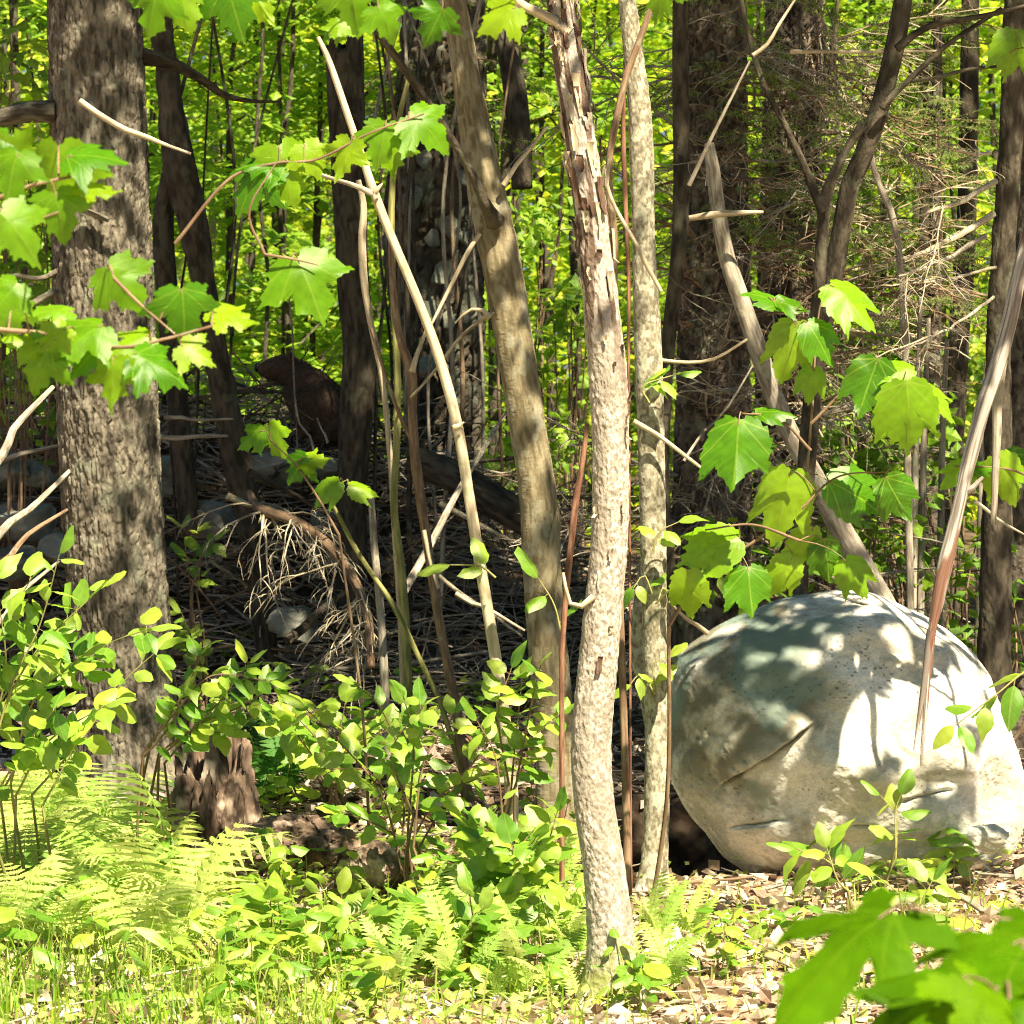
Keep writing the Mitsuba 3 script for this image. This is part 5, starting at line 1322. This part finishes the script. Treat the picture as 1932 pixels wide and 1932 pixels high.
# ------------------------------------------------------------------ ferns
def frond_mesh(seed, pinnae=11, width=0.27, lacy=True, bend=0.9):
    """A frond one unit long arching along +y; pinnae in opposite pairs, each edged with small lobes."""
    r = np.random.default_rng(seed)
    t = np.linspace(0, 1, 22)
    a = 0.25 - bend * t ** 1.4
    dy, dz = np.cos(a), np.sin(a)
    y = np.concatenate([[0], np.cumsum((dy[1:] + dy[:-1]) / 2)]) / 21
    z = np.concatenate([[0], np.cumsum((dz[1:] + dz[:-1]) / 2)]) / 21
    x = 0.05 * np.sin(t * 2 + seed)
    axis = np.stack([x, y, z], 1)
    ms = [tube(axis, np.linspace(0.006, 0.0018, 22), 4)]
    ms[0] = (ms[0][0], ms[0][1], np.full((len(ms[0][0]), 2), [1.0 + 4 * (seed % 4), 0.5]))
    for i in range(pinnae):
        s = 0.18 + 0.80 * (i + 0.5) / pinnae
        c = np.array([np.interp(s, t, axis[:, k]) for k in range(3)])
        ax = np.array([0, math.cos(np.interp(s, t, a)), math.sin(np.interp(s, t, a))])
        L = width * (math.sin(math.pi * min(1, (1.02 - s) / 0.86)) ** 0.75 if s > 0.45 else 0.92) * r.uniform(0.9, 1.08) + 0.012
        for sd in (-1, 1):
            out = np.array([sd, 0, 0]) * 0.93 + ax * 0.36 + np.array([0, 0, r.normal(-0.12, 0.08)])
            out /= np.linalg.norm(out)
            wdir = ax - out * (ax @ out)
            wdir /= np.linalg.norm(wdir)
            k = 7 if lacy else 3
            vv = [c]
            drop = r.uniform(0.2, 0.6) if lacy else r.uniform(0.05, 0.25)
            w0 = (0.030 if lacy else 0.032) * (L / width) ** 0.5
            prof = [(q / (2 * k), (1.0 if q % 2 else (0.7 if lacy else 0.85)) * (1 - (q / (2 * k)) ** 1.6)) for q in range(1, 2 * k)]
            for q, wq in prof:
                m = c + out * L * q - np.array([0, 0, 1]) * drop * L * q * q
                vv += [m + wdir * w0 * wq, m - wdir * w0 * wq]
            vv.append(c + out * L - np.array([0, 0, 1]) * drop * L)
            ff = [[0, 2, 1]]
            for q in range(len(prof) - 1):
                b = 1 + 2 * q
                ff += [[b, b + 1, b + 3], [b, b + 3, b + 2]]
            ff.append([len(vv) - 3, len(vv) - 2, len(vv) - 1])
            vv = np.array(vv)
            ms.append((vv, np.array(ff), np.full((len(vv), 2), [0.5 + 4 * (seed % 4), 0.5])))
    return joined(ms)


LACY = [shape(frond_mesh(i, bend=b), 'leaf_fern', smooth=False) for i, b in enumerate((0.6, 0.9, 1.2, 0.75, 1.05, 1.4))]
PLAIN = [shape(frond_mesh(i, pinnae=15, width=0.15, lacy=False, bend=b), 'leaf_fern', smooth=False) for i, b in enumerate((0.5, 0.8, 1.1))]
SHADE = [shape(frond_mesh(i, pinnae=15, width=0.15, lacy=False, bend=b), 'leaf_fern_shaded', smooth=False) for i, b in enumerate((0.5, 0.8, 1.1))]


def fern(label, p, n, size, lib, group, lean=None):
    key = thing('fern', label, 'fern', group)
    a0 = rng.uniform(0, 6.28)
    for i in range(n):
        a = a0 + i * 6.283 / n + rng.normal(0, 0.3)
        pitch = rng.uniform(0.55, 1.25)
        tip = np.array([math.cos(a) * math.cos(pitch), math.sin(a) * math.cos(pitch), math.sin(pitch)])
        if lean is not None:
            tip = tip + np.asarray(lean)
        put(key, 'frond', {**lib[rng.integers(len(lib))], 'to_world': frame(p + rng.normal(0, 0.015, 3) * [1, 1, 0], tip, [math.cos(a) * -0.8, math.sin(a) * -0.8 - 0.3, 0.8], size * rng.uniform(0.7, 1.15))})
    return key


for p in spread_v(36, [(-40, 1580, 300, 1840, 4), (250, 1700, 380, 1830, 0.5), (-40, 1540, 160, 1620, 0.6)]):
    fern('lacy yellow green fern in the sunny patch at the lower left', p, int(rng.integers(5, 8)), rng.uniform(0.26, 0.50), LACY, 'lacy ferns at the lower left')
for p in spread_v(26, [(740, 1740, 1090, 1900, 3), (860, 1690, 1080, 1780, 2)]):
    fern('bright fern with simple leaflets left of the flaky tree foot', p, int(rng.integers(4, 7)), rng.uniform(0.20, 0.34), PLAIN, 'ferns left of the flaky tree foot')
for p in spread_v(5, [(1200, 1780, 1300, 1920, 1)]):
    fern('upright bright fern just right of the flaky tree foot', p, int(rng.integers(3, 6)), rng.uniform(0.20, 0.30), PLAIN, 'ferns right of the flaky tree foot')
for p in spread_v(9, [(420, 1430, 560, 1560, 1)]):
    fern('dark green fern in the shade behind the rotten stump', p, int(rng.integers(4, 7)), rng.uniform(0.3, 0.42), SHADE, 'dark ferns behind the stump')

# ------------------------------------------------------------------ grass
def blades(P, h, r):
    n = len(P)
    a = r.uniform(0, 6.283, n)
    lean = r.uniform(0.05, 0.6, n)
    hh = h * r.uniform(0.3, 1.0, n) * r.uniform(0.7, 1.5, n)
    w = r.uniform(0.002, 0.0045, n)
    out = np.stack([np.cos(a), np.sin(a), 0 * a], 1)
    sd = np.stack([-np.sin(a), np.cos(a), 0 * a], 1)
    rows = []
    for t in (0, 0.4, 0.75):
        m = P + out * (lean * hh * t * t)[:, None] + np.array([0, 0, 1]) * (hh * t * (1 - 0.25 * lean * t))[:, None]
        rows += [m - sd * (w * (1 - 0.5 * t))[:, None], m + sd * (w * (1 - 0.5 * t))[:, None]]
    rows.append(P + out * (lean * hh)[:, None] + np.array([0, 0, 1]) * (hh * (1 - 0.25 * lean))[:, None])
    v = np.stack(rows, 1)
    f = np.array([[0, 1, 3], [0, 3, 2], [2, 3, 5], [2, 5, 4], [4, 5, 6]])
    f = (f[None] + 7 * np.arange(n)[:, None, None]).reshape(-1, 3)
    uv = np.zeros((n, 7, 2))
    uv[..., 0] = 0.5 + 4 * r.integers(4, size=n)[:, None]
    uv[..., 1] = 0.5
    return v.reshape(-1, 3), f, uv.reshape(-1, 2)


P = scatter(3600, lambda x, y: np.clip((x < -0.45) * (y < 9.4) * 1.0 + 0.10 * (y < 10.5), 0, 1), y0=7.4, y1=10.6)
key = thing('grass', 'thin fresh green grass along the lower left edge', 'grass', kind='stuff')
scene[key] = shape(blades(P, 0.15, rng), 'grass_blade', smooth=False)
P = scatter(7000, lambda x, y: 0.85 * (x < 0.2) + 0.15, y0=7.4, y1=12.0)
P[:, 2] += rng.uniform(0.01, 0.09, len(P))
key = thing('ground_cover', 'carpet of small fresh leaves covering the sunny floor', 'ground cover', kind='stuff')
scene[key] = shape(leaf_cloud(P, 0.036, 5, up=0.8), 'leaf_fern', smooth=False)
key = thing('moss', 'yellow green moss cushion at the lower right by the fallen branch', 'moss', kind='stuff')
mm = []
for (x, y, w) in ((1850, 1715, 90), (1780, 1745, 70), (1150, 1900, 50), (1660, 1840, 60)):
    c = on_ground(x, y)
    b = trimesh.creation.icosphere(subdivisions=4)
    v = b.vertices * (1 + 0.35 * (meshkit.fbm(b.vertices * 3 + x, 3, 3) - 0.5))[:, None] * [w * PX * 10, 0.14, 0.035] + c
    mm.append((v, b.faces, v[:, :2]))
scene[key] = shape(joined(mm), 'moss_green')


# ------------------------------------------------------------------ the sunlit wood behind
def far_tree(x, y, h, r_stem, crown_r, n, size, low, bend, seed, label, group, bsdf='bark_dark'):
    r = np.random.default_rng(seed)
    key = thing('background_tree', label, 'tree', group)
    z0 = float(ground_z(x, y))
    zs = np.linspace(-0.1, h, 9)
    P = np.stack([x + bend * np.clip(zs / h, 0, 1) ** 1.5 + r.normal(0, 0.03, 9), y + r.normal(0, 0.04, 9), z0 + zs], 1)
    P = spline(P, n=16)
    ms = [tube(P, np.linspace(r_stem, r_stem * 0.35, 16), 7)]
    nb = 13
    per = n // nb
    pts = []
    for i in range(nb):
        t = low + (1 - low) * r.uniform(0, 1)
        j = min(15, int(t * 15))
        a = r.uniform(0, 6.283)
        L = crown_r * r.uniform(0.5, 1.15) * (1.1 - 0.4 * t)
        e = P[j] + L * np.array([math.cos(a), math.sin(a), r.uniform(0.05, 0.55)])
        B = spline([P[j], (P[j] + e) / 2 + [0, 0, 0.08], e], n=6)
        ms.append(tube(B, np.linspace(r_stem * 0.35, 0.004, 6), 4))
        k = B[r.integers(1, 6, per)]
        pts.append(k + r.normal(0, 1, (per, 3)) * [0.26, 0.26, 0.08] * crown_r)
    put(key, 'trunk', shape(joined(ms), bsdf))
    put(key, 'crown', shape(leaf_cloud(np.vstack(pts), size, 6, up=1.1, r=r), 'leaf_far' if seed % 5 > 2 else 'leaf_far_green', smooth=False), kind='stuff')


for i in range(74):
    y = rng.uniform(20.5, 40) if i < 62 else rng.uniform(38, 48)
    x = rng.uniform(-1, 1) * (0.17 * y + 0.9)
    far_tree(x, y, rng.uniform(4.5, 8.5), rng.uniform(0.015, 0.045), rng.uniform(0.7, 1.25), 1300, rng.uniform(0.09, 0.15), 0.06, rng.normal(0, 0.35), 1000 + i,
             *[(f'slender {tone} thicket tree {w}', f'{tone} thicket trees {w}') for tone in [('yellow green', 'fresh green')[(1000 + i) % 5 <= 2]]
               for w in [('left of the thin leaning pole', 'between the leaning pole and thin pale tree', 'right of the thin pale tree')[int(x / y > -0.05) + int(x / y > 0.04)]]][0])
for i, (vx, d, w) in enumerate([(395, 24, 18), (492, 20, 10), (548, 21, 9), (590, 22, 12), (440, 23, 8), (1012, 20, 14), (1050, 22, 10), (960, 19.5, 40), (45, 19, 26), (20, 22, 14), (1600, 21, 10), (1660, 23, 16), (1740, 21, 26), (1770, 22, 20), (1090, 19.5, 18), (930, 20, 30)]):
    x = (vx - 966) * PX * d
    far_tree(x, d, rng.uniform(6, 8.5), w * PX * d / 2, 0.8, 900, 0.10, 0.35, rng.normal(0, 0.12), 2000 + i, 'thin dark straight tree at the near side of the sunlit thicket', 'straight trees before the thicket',
             'twig_grey' if i == 0 else 'bark_dark')
for i in range(8):
    y = rng.uniform(18.5, 26)
    far_tree(rng.uniform(-1, 1) * 0.168 * y, y, rng.uniform(5.5, 8), rng.uniform(0.008, 0.02), 0.7, 320, 0.10, 0.1, rng.normal(0, 0.6), 3001 + i, 'thin dark straight tree at the near side of the sunlit thicket', 'straight trees before the thicket')
P = np.stack([rng.uniform(-14, 14, 62000), rng.uniform(48, 60, 62000), rng.uniform(0.3, 15, 62000)], 1)
P[:, 2] *= 0.75 + 0.25 * meshkit.noise(np.stack([P[:, 0] * 0.5, P[:, 1] * 0.3, P[:, 0] * 0], 1), 3)
key = thing('far_wood', 'mass of sunlit leaves closing the view far behind the thicket', 'wood', kind='stuff')
scene[key] = shape(leaf_cloud(P, 0.34, 6, up=0.4), 'leaf_far', smooth=False)
P = scatter(9000, lambda x, y: 0.2 + 0.8 * (y > 20), x0=-7, x1=7, y0=17.5, y1=36)
P[:, 2] += rng.uniform(0.03, 0.6, len(P)) ** 1.3
key = thing('thicket_undergrowth', 'low leafy undergrowth between the stems of the sunlit thicket', 'undergrowth', kind='stuff')
scene[key] = shape(leaf_cloud(P, 0.10, 6, up=0.5), 'leaf_far', smooth=False)


def shade_bush(vx, vy, d, w, n, size, bsdf, label, group):
    key = thing('shaded_bush', label, 'bush', group)
    c = at(vx, vy, d)
    foot = np.array([c[0] + rng.normal(0, 0.1), c[1], float(ground_z(c[0], c[1])) - 0.03])
    pt = clumps(c, np.array([w, w * 0.7, w * 0.8]), 9, n // 9, 0.13)
    tubes = [tube(spline([foot, (foot + q) / 2 + rng.normal(0, 0.06, 3), q], n=8), np.linspace(0.009, 0.003, 8), 5) for q in pt.reshape(9, -1, 3).mean(1)]
    put(key, 'stems', shape(joined(tubes), 'twig_brown'), kind='stuff')
    put(key, 'foliage', shape(leaf_cloud(pt, size), bsdf, smooth=False), kind='stuff')


for (vx, vy, d, w, n, size) in ((20, 120, 15.5, .35, 160, .10), (60, 300, 16, .3, 140, .09), (15, 520, 15, .3, 140, .09), (40, 720, 15.5, .35, 160, .09), (1010, 700, 18.5, .3, 160, .09), (1075, 560, 18, .3, 140, .09), (930, 850, 18.5, .3, 140, .08), (1080, 850, 17.5, .3, 150, .08),
                                (330, 560, 18, .25, 100, .09), (1000, 420, 18.5, .3, 140, .09)):
    shade_bush(vx, vy, d, w, n, size, 'leaf_far_green', 'shaded green bush growing between the trunks behind the brush heap', 'bushes behind the brush heap')
for (vx, vy, d, w, n, size) in ((1600, 880, 14.5, .28, 150, .08), (1660, 980, 14.2, .28, 150, .08), (1740, 900, 14.8, .28, 140, .08), (1570, 1000, 13.8, .2, 90, .08), (1460, 1060, 13.4, .2, 90, .07), (1850, 1060, 13.9, .25, 120, .07), (1680, 760, 15.5, .3, 150, .08), (1620, 640, 16, .3, 140, .08), (1760, 700, 16.2, .3, 140, .08),
                                (1640, 420, 16.5, .35, 160, .07), (1760, 480, 16.8, .35, 160, .07), (1860, 1180, 13.5, .2, 90, .07)):
    shade_bush(vx, vy, d, w, n, size, 'leaf_crown', 'dark green bush growing in the shade behind the boulder', 'bushes behind the boulder')


# ------------------------------------------------------------------ conifer sprays to the right
def needle_spray(base, d, L, r):
    d = d / np.linalg.norm(d)
    q = [base]
    dirn = d.copy()
    for _ in range(8):
        dirn = dirn + [0, 0, -0.13]
        dirn /= np.linalg.norm(dirn)
        q.append(q[-1] + dirn * L / 8)
    q = np.array(q)
    ms = [tube(q, np.linspace(0.006, 0.002, 9), 4)]
    side = np.cross(d, [0, 0, 1.0])
    side /= np.linalg.norm(side)
    pts = []
    for j in range(1, 9):
        for sd in (-1, 1):
            e = q[j] + (side * sd * 0.8 + d * 0.5 + r.normal(0, 0.15, 3) + [0, 0, -0.25]) * L * 0.32 * (1.1 - j / 10)
            ms.append(tube(np.stack([q[j], (q[j] + e) / 2, e]), [0.002, 0.0016, 0.001], 3))
            for t in np.linspace(0.1, 1, 26):
                pts.append(q[j] + (e - q[j]) * t)
    return joined(ms), np.array(pts)


hem = thing('pale_hemlock', 'small conifer with soft grey green needle sprays right of the forked dark sapling', 'conifer')
r_h = np.random.default_rng(77)
P, R = to_ground(*vpath([(1770, -80, 16), (1768, 200, 20), (1764, 500, 26), (1760, 800, 30), (1758, 1080, 34)], 15.4))
put(hem, 'trunk', shape(tube(P, R, 12), 'bark_conifer'))
npts, wood = [], []
for i in range(64):
    zz = r_h.uniform(2.0, 3.7)
    j = int(np.argmin(np.abs(P[:, 2] - zz)))
    a = r_h.uniform(0, 6.283)
    w_, p_ = needle_spray(P[j], np.array([math.cos(a), math.sin(a), 0.35]), r_h.uniform(0.3, 0.62), r_h)
    wood.append(w_), npts.append(p_)
put(hem, 'limbs', shape(joined(wood), 'twig_brown'), kind='stuff')
put(hem, 'needles', shape(leaf_cloud(np.vstack(npts), 0.022, 3, up=0.2, wide=0.10, r=r_h), 'needle', smooth=False), kind='stuff')
for nm, lab, kk, PP, n0, z0, z1 in (('needles', None, big, bigP, 26, 2.3, 3.6), ('needles', None, scal, scalP, 9, 2.5, 3.6), ('needles', None, lich, lichP, 22, 3.0, 3.9)):
    npts, wood = [], []
    for i in range(n0):
        j = int(np.argmin(np.abs(PP[:, 2] - r_h.uniform(z0, z1))))
        a = r_h.uniform(-3.1, 0.1)
        w_, p_ = needle_spray(PP[j], np.array([math.cos(a), math.sin(a), 0.2]), r_h.uniform(0.4, 0.8), r_h)
        wood.append(w_), npts.append(p_)
    put(kk, 'needle_limbs', shape(joined(wood), 'twig_brown'), kind='stuff')
    put(kk, 'needles', shape(leaf_cloud(np.vstack(npts), 0.024, 3, up=0.2, wide=0.10, r=r_h), 'needle', smooth=False), kind='stuff')
